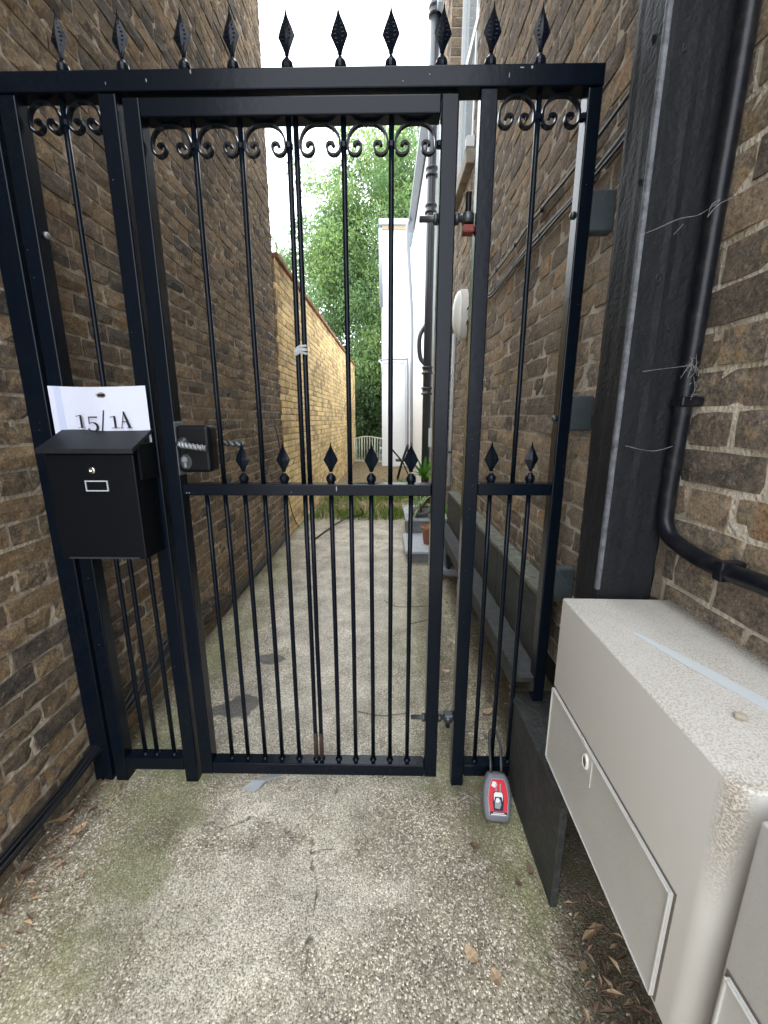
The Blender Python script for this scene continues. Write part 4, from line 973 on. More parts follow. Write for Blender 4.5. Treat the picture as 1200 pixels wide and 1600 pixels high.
# rough brown packing strip between post and pipe
bm = bmesh.new()
zz = 1.0
V = []; F = []
for i in range(70):
    z = .96 + i * .03; w1 = random.uniform(-.003, .004); w2 = random.uniform(-.003, .003)
    V += [(.6315, .90 + w1, z), (.6315 + .012, .888 + w2, z), (.648, .90, z), (.648, .96, z)]
for i in range(69):
    for k in range(3): F.append((i * 4 + k, i * 4 + k + 1, i * 4 + k + 5, i * 4 + k + 4))
m_ = MB(); m_.add(V, F); m_.build('packing_strip', M('crumbly_filler', (.10, .08, .055), .95, bump=3, bscale=120, var=.4), ps)

pp = thing('wall_pipe', 'glossy black pipe clipped to the near brick wall bending over the cabinet', 'pipe', (0, 0, 0))
pts = smoothpts([(.622, .868, 3.0), (.622, .868, 2.1), (.622, .872, 1.8), (.622, .876, 1.44), (.622, .880, 1.20), (.622, .868, 1.135), (.622, .825, 1.112), (.622, .73, 1.100), (.622, .60, 1.106), (.622, .35, 1.110)], 8)
tube('pipe_run', pts, .0165, M_PLPIPE, pp, n=16)
for y, z, v in ((.875, 1.405, 1), (.70, 1.101, 0)):
    boxo('clip', ((.604, .650, y - .019, y + .019, z - .010, z + .010) if v else (.604, .650, y - .010, y + .010, z - .019, z + .019)), M_PLPIPE, pp, bev=.004, seg=2)
# cobwebs
wbm = MB()
def webline(P, r=.00028): wbm.tube(smoothpts(P, 5), r, 5)
for ln, Yp in (([(1000, 368), (1025, 358), (1060, 342), (1092, 335), (1120, 318)], .86), ([(1105, 340), (1125, 318), (1155, 308), (1200, 316)], .80), ([(1106, 338), (1112, 320), (1126, 312)], .84), ([(1053, 366), (1068, 350)], .885),
               ([(1005, 580), (1045, 575), (1088, 570)], .86), ([(977, 696), (1020, 705), (1060, 694), (1080, 692)], .87)):
    P = [onY(u, v, Yp) for u, v in ln]
    for q_ in range(2): webline([p + Vector((random.uniform(-.001, .001), 0, random.uniform(-.001, .001))) for p in P])
for k in range(26):
    p = onY(1080 + random.uniform(-3, 12), 590 + random.uniform(-26, 26), .845); q2 = p + Vector((random.uniform(-.012, .012), random.uniform(-.01, .01), random.uniform(-.03, .03)))
    wbm.tube([p, (p + q2) / 2 + Vector((random.uniform(-.004, .004), 0, 0)), q2], .0004, 4)
for k in range(24):
    p = Vector((.585 + random.uniform(-.01, .02), 1.29 + random.uniform(-.02, .02), 1.0 + random.uniform(-.35, 1.0))); q2 = p + Vector((random.uniform(.01, .05), random.uniform(-.03, .03), random.uniform(-.05, .05)))
    wbm.tube([p, (p + q2) / 2 + Vector((0, 0, -.006)), q2], .0003, 4)
o = wbm.build('cobweb', M_WEB); tag(o, 'dusty cobweb strands strung across the timber post and black pipe', 'cobweb', kind='stuff')

# ================================================================== CABINETS
def cabinet(name, label, x0, x1, y0, y1, z0, z1, rz, pivot, keyhole=True, extra=True):
    t_ = thing(name, label, 'cabinet', (pivot[0], pivot[1], 0), rz, 'cream meter cabinets on the right wall')
    px, py = pivot; x0 -= px; x1 -= px; y0 -= py; y1 -= py
    bm = bmesh.new(); vs = box(bm, x0, x1, y0, y1, z0, z1)
    # near vertical corner gets a big radius, the other arrises a small one
    big = [e for e in bm.edges if abs(e.verts[0].co.x - x0) < 1e-4 and abs(e.verts[1].co.x - x0) < 1e-4 and abs(e.verts[0].co.y - y0) < 1e-4 and abs(e.verts[1].co.y - y0) < 1e-4]
    bmesh.ops.bevel(bm, geom=big, offset=.028, segments=7, profile=.5, affect='EDGES')
    sm = [e for e in bm.edges if e.calc_face_angle(0) > R(50)]
    bmesh.ops.bevel(bm, geom=sm, offset=.0045, segments=3, profile=.5, affect='EDGES')
    b_ = obj('body', bm, None, t_, smooth=True); b_.data.materials.append(M_CABT if extra else M_CAB)
    zt_, zb_ = z0 + (z1 - z0) * (.478 if keyhole else .52), z0 + .014; ya_, yb_ = y0 + .056, y1 - .010
    # door: recessed seam, raised rim and a panel proud of the body
    sb = boxo('door_seam', (x0 - .0012, x0 + .002, ya_ - .004, yb_ + .004, zb_ - .004, zt_ + .004), M_CABIN, t_, bev=0)
    bm = bmesh.new(); box(bm, x0 - .0042, x0 + .001, ya_, yb_, zb_, zt_, bev=.0015)
    d_ = obj('door', bm, M_CAB, t_)
    rimm = bmesh.new(); rr = .0035
    box(rimm, x0 - .0075, x0 - .0040, ya_, ya_ + rr, zb_, zt_, bev=.001); box(rimm, x0 - .0075, x0 - .0040, yb_ - rr, yb_, zb_, zt_, bev=.001)
    box(rimm, x0 - .0077, x0 - .0040, ya_ + rr, yb_ - rr, zb_, zb_ + rr * .7, bev=.001); box(rimm, x0 - .0077, x0 - .0040, ya_ + rr, yb_ - rr, zt_ - rr, zt_, bev=.001)
    obj('door_rim', rimm, M_CAB, d_)
    if keyhole:
        yk = (ya_ + yb_) / 2 + .03; zk = zt_ - .028
        m_ = MB(); V = [(x0 - .0065, yk + a * .028, zk + b2 * .034) for a, b2 in ((-.8, -1.15), (1.0, -.1), (.85, 1.0), (-.75, .6))]
        V2 = [(x0 - .004, y_, z_) for _, y_, z_ in V]; m_.add(V + V2, [(0, 1, 2, 3), (7, 6, 5, 4)] + [(i, 4 + i, 4 + (i + 1) % 4, (i + 1) % 4) for i in range(4)])
        pl = m_.build('lock_plate', M_CAB, d_)
        V, F = [], []
        for j, (ro, xo) in enumerate(((.0135, -.0065), (.0130, -.0105), (.0088, -.0108), (.0080, -.0095))):
            for k in range(20): a = 2 * PI * k / 20; V.append((x0 + xo, yk + math.cos(a) * ro * .85, zk + math.sin(a) * ro * 1.25))
        for j in range(3):
            for k in range(20): F.append((j * 20 + k, j * 20 + (k + 1) % 20, (j + 1) * 20 + (k + 1) % 20, (j + 1) * 20 + k))
        F.append(tuple(range(60, 80))); m_ = MB(); m_.add(V, F[:-1]); m_.build('lock_ring', M_CREAM, d_, smooth=True)
        m_ = MB(); m_.add(V[60:80], [tuple(range(20))]); m_.build('keyhole', M_CABIN, d_)
    return t_
# cabinet body material: dusty speckled top, stained edge
m = bpy.data.materials.new('cream_grp_dusty_top'); m.use_nodes = True; t = m.node_tree; b = t.nodes['Principled BSDF']; lk = t.links.new; N = t.nodes.new
b.inputs['Roughness'].default_value = .5
g = N('ShaderNodeNewGeometry'); sx_ = N('ShaderNodeSeparateXYZ'); lk(g.outputs['Position'], sx_.inputs[0])
topm = N('ShaderNodeMapRange'); topm.inputs['From Min'].default_value = .9635; topm.inputs['From Max'].default_value = .9690; lk(sx_.outputs['Z'], topm.inputs['Value'])
n_a = N('ShaderNodeTexNoise'); n_a.inputs['Scale'].default_value = 340; n_a.inputs['Detail'].default_value = 5; n_a.inputs['Roughness'].default_value = .75; lk(g.outputs['Position'], n_a.inputs['Vector'])
spk = N('ShaderNodeMapRange'); spk.inputs['From Min'].default_value = .47; spk.inputs['From Max'].default_value = .60; lk(n_a.outputs['Fac'], spk.inputs['Value'])
n_b = N('ShaderNodeTexNoise'); n_b.inputs['Scale'].default_value = 9; n_b.inputs['Detail'].default_value = 8; n_b.inputs['Roughness'].default_value = .7; lk(g.outputs['Position'], n_b.inputs['Vector'])
big_ = N('ShaderNodeMapRange'); big_.inputs['From Min'].default_value = .3; big_.inputs['From Max'].default_value = .65; big_.inputs['To Min'].default_value = .25; lk(n_b.outputs['Fac'], big_.inputs['Value'])
q1 = N('ShaderNodeMath'); q1.operation = 'MULTIPLY'; lk(spk.outputs[0], q1.inputs[0]); lk(big_.outputs[0], q1.inputs[1])
q2 = N('ShaderNodeMath'); q2.operation = 'MULTIPLY'; lk(q1.outputs[0], q2.inputs[0]); lk(topm.outputs[0], q2.inputs[1])
x1 = N('ShaderNodeMix'); x1.data_type = 'RGBA'; x1.inputs[6].default_value = (.55, .53, .49, 1); x1.inputs[7].default_value = (.30, .25, .18, 1); lk(q2.outputs[0], x1.inputs[0])
# grime run down the near corner and along the back edge
dx_ = N('ShaderNodeVectorMath'); dx_.operation = 'DISTANCE'; dx_.inputs[1].default_value = (.405, .385, .93)
mp_ = N('ShaderNodeVectorMath'); mp_.operation = 'MULTIPLY'; mp_.inputs[1].default_value = (1, 1, .13); lk(g.outputs['Position'], mp_.inputs[0]); lk(mp_.outputs[0], dx_.inputs[0]); dx_.inputs[1].default_value = (.397, .379, .122)
dm = N('ShaderNodeMapRange'); dm.inputs['From Min'].default_value = .021; dm.inputs['From Max'].default_value = .006; lk(dx_.outputs['Value'], dm.inputs['Value'])
spk2 = N('ShaderNodeMapRange'); spk2.inputs['From Min'].default_value = .42; spk2.inputs['From Max'].default_value = .55; lk(n_a.outputs['Fac'], spk2.inputs['Value'])
q3 = N('ShaderNodeMath'); q3.operation = 'MULTIPLY'; lk(dm.outputs[0], q3.inputs[0]); lk(spk2.outputs[0], q3.inputs[1])
x2 = N('ShaderNodeMix'); x2.data_type = 'RGBA'; x2.inputs[7].default_value = (.25, .21, .15, 1); lk(q3.outputs[0], x2.inputs[0]); lk(x1.outputs[2], x2.inputs[6])
be = N('ShaderNodeMapRange'); be.inputs['From Min'].default_value = .615; be.inputs['From Max'].default_value = .650; lk(sx_.outputs['X'], be.inputs['Value'])
q4 = N('ShaderNodeMath'); q4.operation = 'MULTIPLY'; lk(be.outputs[0], q4.inputs[0]); lk(spk2.outputs[0], q4.inputs[1])
x3 = N('ShaderNodeMix'); x3.data_type = 'RGBA'; x3.inputs[7].default_value = (.08, .06, .035, 1); lk(q4.outputs[0], x3.inputs[0]); lk(x2.outputs[2], x3.inputs[6])
lk(x3.outputs[2], b.inputs['Base Color'])
bp = N('ShaderNodeBump'); bp.inputs['Strength'].default_value = .25; bp.inputs['Distance'].default_value = .0006; lk(n_a.outputs['Fac'], bp.inputs['Height']); lk(bp.outputs['Normal'], b.inputs['Normal'])
M_CABT = m
# rotation: direction of the face tilts right by 2.2 degrees
c1 = cabinet('meter_cabinet', 'whole cream meter cabinet with a dusty top and a round lock', .392, .655, .368, .872, .536, .970, -R(2.2), (.392, .395))
c2_ = cabinet('meter_cabinet', 'second cream meter cabinet cut off by the bottom right corner', .388, .655, -.12, .341, .538, .968, -R(1.0), (.388, .341), keyhole=False, extra=False)
# tape strip and grit on the top
pa, pb = onZ(990, 988, .9715), onZ(1215, 1110, .9715); dirv = (pb - pa).normalized(); nn = Vector((-dirv.y, dirv.x, 0))
m_ = MB(); V = []; F = []
for i in range(24):
    t_ = i / 23; wd = (.004 + .009 * min(1, t_ * 2.2)) ; p = pa + (pb - pa) * t_
    V += [tuple(p + nn * (wd + random.uniform(-.0008, .0008))), tuple(p - nn * (wd + random.uniform(-.0008, .0008)))]
n = len(V); V += [(a, b_, c_ - .0012) for a, b_, c_ in V]
for i in range(23): F.append((2 * i, 2 * i + 1, 2 * i + 3, 2 * i + 2))
for i in range(23): F.append((2 * i, 2 * i + 2, n + 2 * i + 2, n + 2 * i)); F.append((2 * i + 1, n + 2 * i + 1, n + 2 * i + 3, 2 * i + 3))
m_.add(V, F); o = m_.build('tape_strip', M_TAPE); tag(o, 'pale blue tape strip stuck along the dusty cabinet top', 'tape')
p = onZ(1157, 1119, .974); o = boxo('stone_chip', (-.0075, .0075, -.005, .005, -.0035, .0035), M_SILL, bev=.0015); o.location = p; o.rotation_euler = (.1, .05, -.4); tag(o, 'small brown chip of stone lying on the cabinet top', 'stone')

# ================================================================== CABLES
for (z, r_, lab) in ((2.195, .005, 'black cable with clips running along the right brick wall above the other'), (2.105, .006, 'lower doubled cable running along the right brick wall')):
    t_ = thing('wall_cable', lab, 'cable', (.638, 0, 0))
    P = [(random.uniform(-.002, .002), y, z + .006 * math.sin(y * 7) + random.uniform(-.003, .003)) for y in np.arange(.95, 3.6, .12)]
    tube('cable_run', smoothpts(P, 3), r_, M_CABLE if z > 2.15 else M_GCABLE, t_, n=8)
    if z < 2.15: tube('cable_run', smoothpts([(a, b_, c_ - .013 + .004 * math.sin(b_ * 9)) for a, b_, c_ in P], 3), r_ * .8, M_CABLE, t_, n=8)
    for y in np.arange(1.2, 3.5, .34):
        o = boxo('clip', (-.009, .006, y - .006, y + .006, z - .009, z + .009), M_CABLE, t_)
for k in range(6):
    oy = (k % 3) * .013; oz = (k // 3) * .014; b0 = random.uniform(1.75, 2.3)
    P = [(-1.100 + oy - .02, -.9, .115 + oz), (-1.100 + oy - .016, .3, .118 + oz), (-1.096 + oy - .012 + random.uniform(-.004, .004), .9, .120 + oz + random.uniform(-.006, .008)), (-1.098 + oy - .01 + random.uniform(-.006, .006), 1.3, .14 + oz + random.uniform(-.008, .01)),
         (-1.115 + oy * .6, b0, .19 + oz * 2 + .015 * k), (-1.132 + oy * .3, b0 + .35, .17 + .01 * k), (-1.137, b0 + .8, .04 + .01 * k), (-1.137, 4.6, .02 + .008 * k)]
    o = tube('cable', smoothpts(P, 6), .0062 if k % 2 else .0052, M_CABLE, n=8)
    tag(o, 'one of the black cables bundled along the foot of the left wall', 'cable', 'black cables bundled along the left wall foot')
# loose wires near the lock
P = [onX(u, v, -1.13) for u, v in ((330, 700), (345, 682), (365, 672), (385, 672), (395, 690), (410, 720))]
P2 = [onX(u, v, -1.12) for u, v in ((395, 675), (420, 665), (430, 668), (437, 700), (440, 730), (450, 775), (462, 815), (480, 838))]
o = tube('wire', smoothpts(P, 5), .004, M_TWIG, n=6); tag(o, 'bare brown wire arching over the left wall behind the gate lock', 'wire')
o = tube('wire', smoothpts(P2, 5), .005, M_CABLE, n=6); tag(o, 'thin black wire trailing down the left wall to the path', 'wire')
P = [onX(u, v, -1.13) for u, v in ((430, 770), (415, 735), (408, 700), (412, 775), (425, 820), (440, 850))]
o = tube('hose', smoothpts([onZ(488, 845, .015), onZ(520, 822, .02), onZ(545, 808, .05), onZ(566, 804, .10), onZ(563, 793, .2)], 6), .010, M_CABLE, n=8); tag(o, 'black hose looping over the far end of the path', 'hose')
# grey waste pipe
o = tube('waste_pipe', smoothpts([(.60, 3.75, .30), (.555, 3.62, .22), (.53, 3.46, .085), (.545, 3.40, .055), (.60, 3.38, .05), (.75, 3.38, .05)], 6), .032, M_GPIPE, n=14); tag(o, 'grey plastic waste pipe with an elbow below the boarding', 'pipe')

# ================================================================== STEPS, POTS, PLANTS
o = boxo('stone_step', (.235, .76, 3.80, 4.42, -.02, .095), M_DSTONE, bev=.006, seg=2); tag(o, 'low dark stone step base nearest along the right wall foot', 'step')
for x0, x1, y0, y1 in ((.205, .48, 3.76, 4.42), (.485, .78, 3.76, 4.42)):
    o = boxo('paving_slab', (x0, x1, y0, y1, .097, .125), M_STONE, bev=.004); tag(o, 'pale slab on the low step %s the terracotta pot' % ('carrying' if x0 > .4 else 'left of'), 'slab')
o = boxo('stone_block', (.27, .82, 4.44, 5.15, -.02, .255), M_DSTONE, bev=.006, seg=2); tag(o, 'dark stone block behind the terracotta pot', 'block')
for y0, y1, lb_ in ((4.42, 4.78, 'nearer pale slab on top of the dark stone block'), (4.785, 5.2, 'farther pale slab on top of the dark stone block')):
    o = boxo('paving_slab', (.24, .84, y0, y1, .257, .285), M_STONE, bev=.004); tag(o, lb_, 'slab')
o = boxo('brick_offcut', (.33, .46, 4.60, 4.80, .287, .35), M('pink_stone', (.30, .22, .20), .9, bump=1), bev=.005); tag(o, 'pinkish brick lying on the slab under the arching plant', 'brick')
tp_ = thing('plant_pot', 'small empty terracotta pot standing on the pale slab', 'pot', (.462, 4.02, .125))
lat('pot_body', [(.055, 0), (.072, .15), (.082, .152), (.084, .185), (.076, .187), (.070, .15), (.05, .03)], M_TERRA, tp_, 24)
def strap_plant(name, label, loc, n, Lf, w_, droop, mat, pot):
    t_ = thing(name, label, 'plant', loc)
    hp = pot[1]
    lat('pot', [(pot[0] * .75, 0), (pot[0], hp), (pot[0] * 1.06, hp), (pot[0] * 1.06, hp + .015), (pot[0] * .92, hp + .015), (pot[0] * .8, hp - .02)], pot[2], t_, 20)
    tube('stem', [(0, 0, hp * .6), (.005, 0, hp + .05), (0, .01, hp + pot[3])], .014, M_BARK, t_)
    for i in range(n):
        az = i * 2.4 + random.uniform(-.3, .3); L_ = Lf * random.uniform(.6, 1.1); el = random.uniform(.35, 1.35); p = Vector((0, 0, hp + pot[3] * random.uniform(.6, 1))); m_ = MB(); V = []; F = []
        d = Vector((math.cos(az) * math.cos(el), math.sin(az) * math.cos(el), math.sin(el))); sd_ = Vector((-math.sin(az), math.cos(az), 0)); K = 8
        for k in range(K + 1):
            ww = w_ * math.sin(PI * min(1, (k + .6) / (K + .8))) ** .6 * (1 if k < K else .1)
            V += [tuple(p + sd_ * ww), tuple(p - Vector((0, 0, ww * .35))), tuple(p - sd_ * ww)]
            p = p + d * (L_ / K); d = (d + Vector((0, 0, -droop / K))).normalized()
        for k in range(K): F += [(3 * k, 3 * k + 1, 3 * k + 4, 3 * k + 3), (3 * k + 1, 3 * k + 2, 3 * k + 5, 3 * k + 4)]
        m_.add(V, F, random.random()); m_.build('leaf', mat, t_, smooth=True, attr=True)
    return t_
strap_plant('dracaena', 'tall spiky green plant in a dark pot by the soil pipe', (.50, 5.05, .285), 30, .42, .020, .9, M_STRAP, (.10, .24, M_POTD, .16))
strap_plant('spider_plant', 'arching pale green plant on the stone block by the terracotta pot', (.42, 4.55, .285), 28, .34, .010, 2.0, M_PALE, (.10, .05, M_DSTONE, .06))
strap_plant('spider_plant', 'arching green plant squeezed between the step and the boarding', (.66, 3.98, .125), 22, .40, .012, 1.6, M_STRAP, (.08, .14, M_POTD, .06))
# folded chair / frame by the white wall
ch = thing('folding_chair', 'black tubular folding chair leaning against the white wall', 'chair', onZ(628, 752, 0))
for P in ([(-.10, 0, .02), (.02, .05, .45), (.14, .1, .80)], [(-.10, .35, .02), (.02, .40, .45), (.14, .45, .80)], [(.20, 0, .02), (.02, .02, .42), (-.24, .05, .72)], [(.20, .35, .02), (.02, .37, .42), (-.24, .40, .72)], [(-.24, .05, .72), (-.24, .40, .72)], [(.14, .1, .80), (.14, .45, .80)]):
    tube('leg', P, .014, M_BLK2, ch, n=8)
boxo('seat', (-.14, .2, .03, .40, .44, .47), M_BLK2, ch, bev=.006)
boxo('backrest', (.125, .15, .1, .45, .62, .78), M_BLK2, ch, bev=.006)
o = lat('bottle', [(.045, 0), (.05, .02), (.05, .18), (.02, .24), (.018, .28)], M_GREEN, n=16); o.location = onZ(631, 772, 0); tag(o, 'green plastic bottle standing in the grass by the chair', 'bottle')
# white metal fence panel
fx = thing('metal_screen', 'cream metal screen of thin bars leaning at the end of the garden', 'screen', (-.94, 13.0, 0))
tube('frame', [(0, 0, .02), (.01, 0, .78)], .018, M_FENW, fx, n=8); tube('frame', [(.96, 0, .0), (.97, 0, .76)], .018, M_FENW, fx, n=8)
tube('frame', [(.01, 0, .78), (.3, 0, .84), (.5, 0, .84), (.97, 0, .76)], .018, M_FENW, fx, n=8); tube('frame', [(0, 0, .08), (.97, 0, .06)], .018, M_FENW, fx, n=8)
for k in range(1, 12):
    x = k * .082; tube('bar', [(x * .98, 0, .07), (x, 0, .78 + .05 * math.sin(x * 3))], .011 if k not in (3, 8) else .02, M_FENW, fx, n=8)

# ================================================================== VEGETATION
def leaves(name, centers, n_per, spread, size, mat, parent=None, droop=.4, seed=1, gauss=True, elong=2.6):
    r = np.random.default_rng(seed); Cn = np.repeat(np.array(centers), n_per, axis=0); n = len(Cn)
    dirs = r.normal(size=(n, 3)); dirs /= np.linalg.norm(dirs, axis=1)[:, None]
    P = Cn[:, :3] + dirs * (r.random((n, 1)) ** .45) * np.asarray(spread) * Cn[:, 3:4]
    a = r.normal(size=(n, 3)); a[:, 2] -= droop * 1.6; a /= np.linalg.norm(a, axis=1)[:, None]
    bvec = np.cross(a, r.normal(size=(n, 3))); bvec /= np.linalg.norm(bvec, axis=1)[:, None]
    s = size * r.uniform(.6, 1.3, (n, 1)); wv = s / elong
    V = np.stack([P, P + a * s * .5 + bvec * wv * .5, P + a * s, P + a * s * .5 - bvec * wv * .5], 1).reshape(-1, 3)
    me = bpy.data.meshes.new(name); me.vertices.add(len(V)); me.vertices.foreach_set('co', V.ravel().astype(np.float32))
    me.loops.add(4 * n); me.loops.foreach_set('vertex_index', np.arange(4 * n, dtype=np.int32)); me.polygons.add(n); me.polygons.foreach_set('loop_start', np.arange(0, 4 * n, 4, dtype=np.int32)); me.update(calc_edges=True)
    tone = np.clip(np.repeat(r.uniform(0, 1, len(centers)), n_per) * .6 + r.uniform(0, 1, n) * .4, 0, 1)
    at = me.attributes.new('rnd', 'FLOAT', 'POINT'); at.data.foreach_set('value', np.repeat(tone, 4).astype(np.float32))
    me.materials.append(mat); return obj(name, me, None, parent)
tr = thing('ash_tree', 'tall leafy green tree rising behind the yellow garden wall', 'tree', (1.1, 16.8, 0))
cs_ = []
r3 = np.random.default_rng(4)
while len(cs_) < 620:
    d = r3.normal(size=3); d /= np.linalg.norm(d); rr = r3.uniform(.35, 1) ** .5
    p = d * rr * np.array([4.2, 2.6, 5.2]) * (1 + .14 * r3.normal()); p = p + np.array([.0, 0, 6.1])
    if p[2] < 2.0: continue
    cs_.append([p[0], p[1], p[2], r3.uniform(.5, .95)])
leaves('crown', cs_, 330, (1, 1, .8), .135, M_LEAF, tr, droop=.7, seed=5)
for P, r_ in (([(0, 0, 0), (.1, 0, 2), (-.1, .1, 4.5), (0, 0, 8)], .16), ([(0, 0, 2.4), (-1, -.3, 4.2), (-2.2, -.5, 6)], .08), ([(0, 0, 3.0), (1.0, .2, 5), (1.8, .3, 7)], .08), ([(-.1, .1, 4.2), (-.8, -.6, 6), (-1.2, -.9, 8.6)], .07), ([(0, 0, 1.6), (-.9, -.9, 3.0), (-1.8, -1.2, 4.2)], .06)):
    tube('trunk' if r_ > .1 else 'limb', smoothpts(P, 4), r_, M_BARK, tr, rfun=lambda t_: 1 - .7 * t_)
def shrub(loc, sz, n, npb, label, mat, leaf=.09, seed=1, name='shrub'):
    t_ = thing(name, label, 'shrub', loc); r = np.random.default_rng(seed); c_ = []
    for _ in range(n):
        d = r.normal(size=3); d /= np.linalg.norm(d); p = d * np.array(sz) * r.uniform(.4, 1); p[2] = abs(p[2] + sz[2] * .9) ; c_.append([p[0], p[1], p[2], r.uniform(.2, .4)])
    leaves('foliage', c_, npb, (1, 1, .9), leaf, mat, t_, seed=seed)
    for k in range(5): tube('stem', [(random.uniform(-.1, .1), 0, 0), (random.uniform(-.4, .4) * sz[0], random.uniform(-.3, .3) * sz[1], sz[2])], .03, M_BARK, t_, n=6)
shrub((-.7, 15.3, 0), (1.1, .9, 1.6), 150, 130, 'dark evergreen shrub behind the cream metal screen', M_LEAFD, .12, 3)
shrub((.35, 19.3, 0), (2.4, .8, 2.2), 200, 110, 'broad dark hedge closing the end of the garden', M_LEAFD, .13, 7, 'hedge')
shrub((-2.2, 18.3, 0), (1.8, 1.0, 2.5), 170, 110, 'bushy dark evergreen behind the end of the yellow wall', M_LEAFD, .13, 9)
bk = boxo('close_boarded_fence', (-4.0, 3.2, 20.6, 20.66, 0, 2.2), M('dark_fence_wood', (.05, .04, .03), .9), bev=0); tag(bk, 'dark timber fence hidden behind the end hedge', 'fence')
# grass strip
r4 = np.random.default_rng(8); mb = MB(); n = 9000
gx_ = r4.uniform(-1.05, .6, n); gy_ = r4.uniform(5.5, 8.8, n)
keep = (fbm(gx_ * 2.6, gy_ * 2.0) + r4.uniform(-.14, .14, n) - np.clip((gy_ - 6.9) * .16, 0, .3)) > .44
V = []; F = []; A = []
for x, y in zip(gx_[keep], gy_[keep]):
    h = r4.uniform(.03, .11); an = r4.uniform(0, 2 * PI); w_ = .006; bx_, by_ = math.cos(an) * w_, math.sin(an) * w_; lx, ly = r4.normal(0, .025, 2); o_ = len(V)
    V += [(x - bx_, y - by_, -.02), (x + bx_, y + by_, -.02), (x + lx * .5 + bx_ * .6, y + ly * .5 + by_ * .6, h * .6), (x + lx * .5 - bx_ * .6, y + ly * .5 - by_ * .6, h * .6), (x + lx, y + ly, h)]
    F += [(o_, o_ + 1, o_ + 2, o_ + 3), (o_ + 3, o_ + 2, o_ + 4)]; A += [float(r4.uniform())] * 5
mb.V, mb.F, mb.A = V, F, A
o = mb.build('grass', M_GRASS, attr=True); tag(o, 'ragged strip of green grass where the path ends', 'grass', kind='stuff')

# ================================================================== LEAVES, TWIGS, LITTER
def leaf_mesh(L_, w_, curl, seed):
    r = random.Random(seed); K = 7; V = []; F = []
    for k in range(K + 1):
        t_ = k / K; ww = w_ * math.sin(PI * (t_ * .92 + .04)) ** .8 * (1 + r.uniform(-.15, .15)); x = (t_ - .5) * L_; zc = curl * (4 * (t_ - .5) ** 2) * L_ + r.uniform(-.001, .001)
        up_ = curl * w_ * r.uniform(.3, 1.2)
        V += [(x, ww, zc + up_), (x + r.uniform(-.001, .001), 0, zc), (x, -ww, zc + up_ * r.uniform(.3, 1.2))]
    for k in range(K): F += [(3 * k, 3 * k + 3, 3 * k + 4, 3 * k + 1), (3 * k + 1, 3 * k + 4, 3 * k + 5, 3 * k + 2)]
    m_ = MB(); m_.add(V, F); m_.add(*tube_geo([(-L_ / 2, 0, curl * L_), (-L_ / 2 - L_ * .25, .002, curl * L_ + .003)], .0008, 5)); return m_.mesh('fallen_leaf')
big = [(125, 1297, 'light brown curled leaf lying by itself left of the gate', .045, .013, 1), (742, 1324, 'brown folded leaf on the path below the key safe', .040, .012, 0), (737, 1495, 'pale oval leaf on the path near the bottom edge', .042, .013, 1),
       (775, 1530, 'pale crumpled leaf nearest the bottom edge', .034, .014, 1), (828, 1362, 'reddish leaf lying against the damp board', .036, .011, 0), (810, 1382, 'small orange brown leaf beside the reddish one', .028, .009, 0),
       (98, 1288, 'large pale leaf against the black cables', .07, .016, 1), (75, 1320, 'narrow pale leaf in the litter by the left wall', .05, .012, 1), (42, 1358, 'pinkish leaf in the litter near the left edge', .045, .016, 0), (762, 1113, 'pale leaf beyond the railings near the key safe', .05, .017, 1), (697, 1050, 'yellowish leaf between hinge post and gate', .05, .012, 1)]
for i, (u, v, lab, L_, w_, pale) in enumerate(big):
    me_ = leaf_mesh(L_, w_, .16, i); me_.materials.append(M_LEADP if pale else M_LEAD)
    o = obj('fallen_leaf', me_, None); p = onZ(u, v, .0); o.location = (p.x, p.y, .006 if i != 6 else .02); o.rotation_euler = (random.uniform(-.3, .3), random.uniform(-.2, .2), random.uniform(0, 6)); tag(o, lab, 'leaf', 'dead leaves on the path')
V = []; F = []
mb = MB(); mp_l = MB()
def scatter(target, n, fx, size):
    for _ in range(n):
        x, y, z = fx(); L_ = size * random.uniform(.5, 1.4); w_ = L_ * random.uniform(.2, .4); a = random.uniform(0, 2 * PI); ca, sa = math.cos(a), math.sin(a); t1 = random.uniform(-.5, .5); c_ = random.uniform(.1, .5) * w_
        pts = [(-L_ / 2, 0, 0), (0, w_ / 2, c_), (L_ / 2, 0, 0), (0, -w_ / 2, c_), (0, 0, 0)]
        W_ = [(x + p[0] * ca - p[1] * sa, y + p[0] * sa + p[1] * ca, z + p[2] + abs(t1) * .008 + p[0] * t1 * .6) for p in pts]
        target.add(W_, [(0, 4, 1), (4, 2, 1), (0, 3, 4), (4, 3, 2)])
for tgt, k in ((mb, 1), (mp_l, .45)):
    scatter(tgt, int(520 * k), lambda: (-1.13 + abs(random.gauss(0, .055)), random.uniform(.3, 4.6), .003), .02)
    scatter(tgt, int(520 * k), lambda: (min(.9, .50 + random.gauss(.08, .11)), random.uniform(.95 if False else 1.35, 3.6), .002), .024)
    scatter(tgt, int(200 * k), lambda: (random.uniform(.50, .88), random.uniform(.35, .95), .002), .024)
    scatter(tgt, int(700 * k), lambda: (random.gauss(.46, .09), random.uniform(1.35, 3.5), .004), .016)
    scatter(tgt, int(90 * k), lambda: (random.uniform(.2, .5), random.uniform(.9, 1.3), .003), .010)
    scatter(tgt, int(90 * k), lambda: (random.gauss(-1.05, .045), random.uniform(.7, 1.3), .004), .026)
    scatter(tgt, int(60 * k), lambda: (random.uniform(.46, .62), random.uniform(.4, .85), .005), .040)
    scatter(tgt, int(60 * k), lambda: (random.uniform(-1.0, .4), random.uniform(1.4, 5), .005), .014)
    scatter(tgt, int(1100 * k), lambda: (random.uniform(-.95, .65), random.uniform(5.4, 12.5), .02), .045)
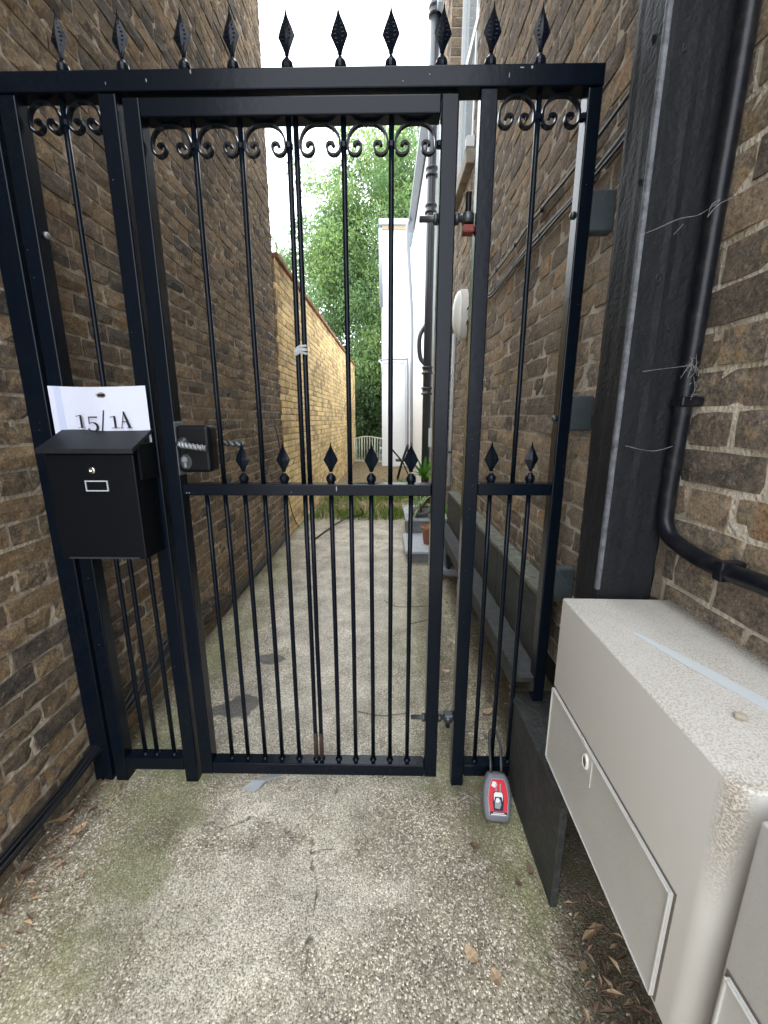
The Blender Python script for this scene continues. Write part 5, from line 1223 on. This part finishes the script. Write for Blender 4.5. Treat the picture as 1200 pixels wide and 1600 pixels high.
o = mb.build('leaf_litter', M_LEAD); tag(o, 'brown dead leaf litter gathered along both wall feet', 'leaf litter', kind='stuff')
o = mp_l.build('leaf_litter', M_LEADP); tag(o, 'pale dry leaf fragments mixed in the litter along the walls', 'leaf litter', kind='stuff')
for i, (P, lab) in enumerate((([(600, 938), (622, 948), (668, 946)], 'long thin twig crossing behind the gate bars'), ([(640, 975), (668, 968)], 'short twig near the right gate stile'), ([(560, 1112), (600, 1118), (640, 1113)], 'pale twig just behind the bottom of the gate'), ([(745, 1468), (750, 1497)], 'straight twig beside the pale oval leaf'))):
    o = tube('twig', smoothpts([onZ(u, v, .006) for u, v in P], 4), .0022, M_TWIG, n=6); tag(o, lab, 'twig')
# grey plastic scrap under the gate
m_ = MB(); pc = [onZ(u, v, .004) for u, v in ((378, 1232), (395, 1222), (440, 1209), (438, 1216), (415, 1224), (398, 1238))]
V = [tuple(p + Vector((0, 0, random.uniform(0, .012)))) for p in pc]; n = len(V); V2 = [(a, b_, c_ - .002) for a, b_, c_ in V]
m_.add(V + V2, [(0, 1, 4, 5), (1, 2, 3, 4), (n + 5, n + 4, n + 1, n), (n + 4, n + 3, n + 2, n + 1)] + [(i, n + i, n + (i + 1) % n, (i + 1) % n) for i in range(n)])
o = m_.build('plastic_scrap', M_PLAST); tag(o, 'torn scrap of grey plastic on the ground under the gate', 'scrap')
# loose grit on the path: tiny stones
mb = MB()
def pebble(x, y, z, s):
    V = [(x + dx * s * random.uniform(.6, 1.2), y + dy * s * random.uniform(.6, 1.2), z + dz * s * random.uniform(.5, .9)) for dx, dy, dz in ((1, 0, 0), (0, 1, 0), (-1, 0, 0), (0, -1, 0), (0, 0, .8))]
    mb.add(V, [(0, 1, 4), (1, 2, 4), (2, 3, 4), (3, 0, 4)])
for _ in range(2600):
    y = .35 + 2.6 * random.random() ** 1.6; pebble(random.uniform(-1.0, .48), y, 0.001, random.uniform(.0012, .0034))
for _ in range(500): pebble(random.choice((-1.1, .5)) + random.gauss(0, .04), random.uniform(.4, 3.4), .003, random.uniform(.002, .006))
o = mb.build('grit', M('pale_grit', (.48, .43, .35), .8, var=.4, vscale=90)); tag(o, 'loose pale grit scattered over the concrete path', 'grit', kind='stuff')
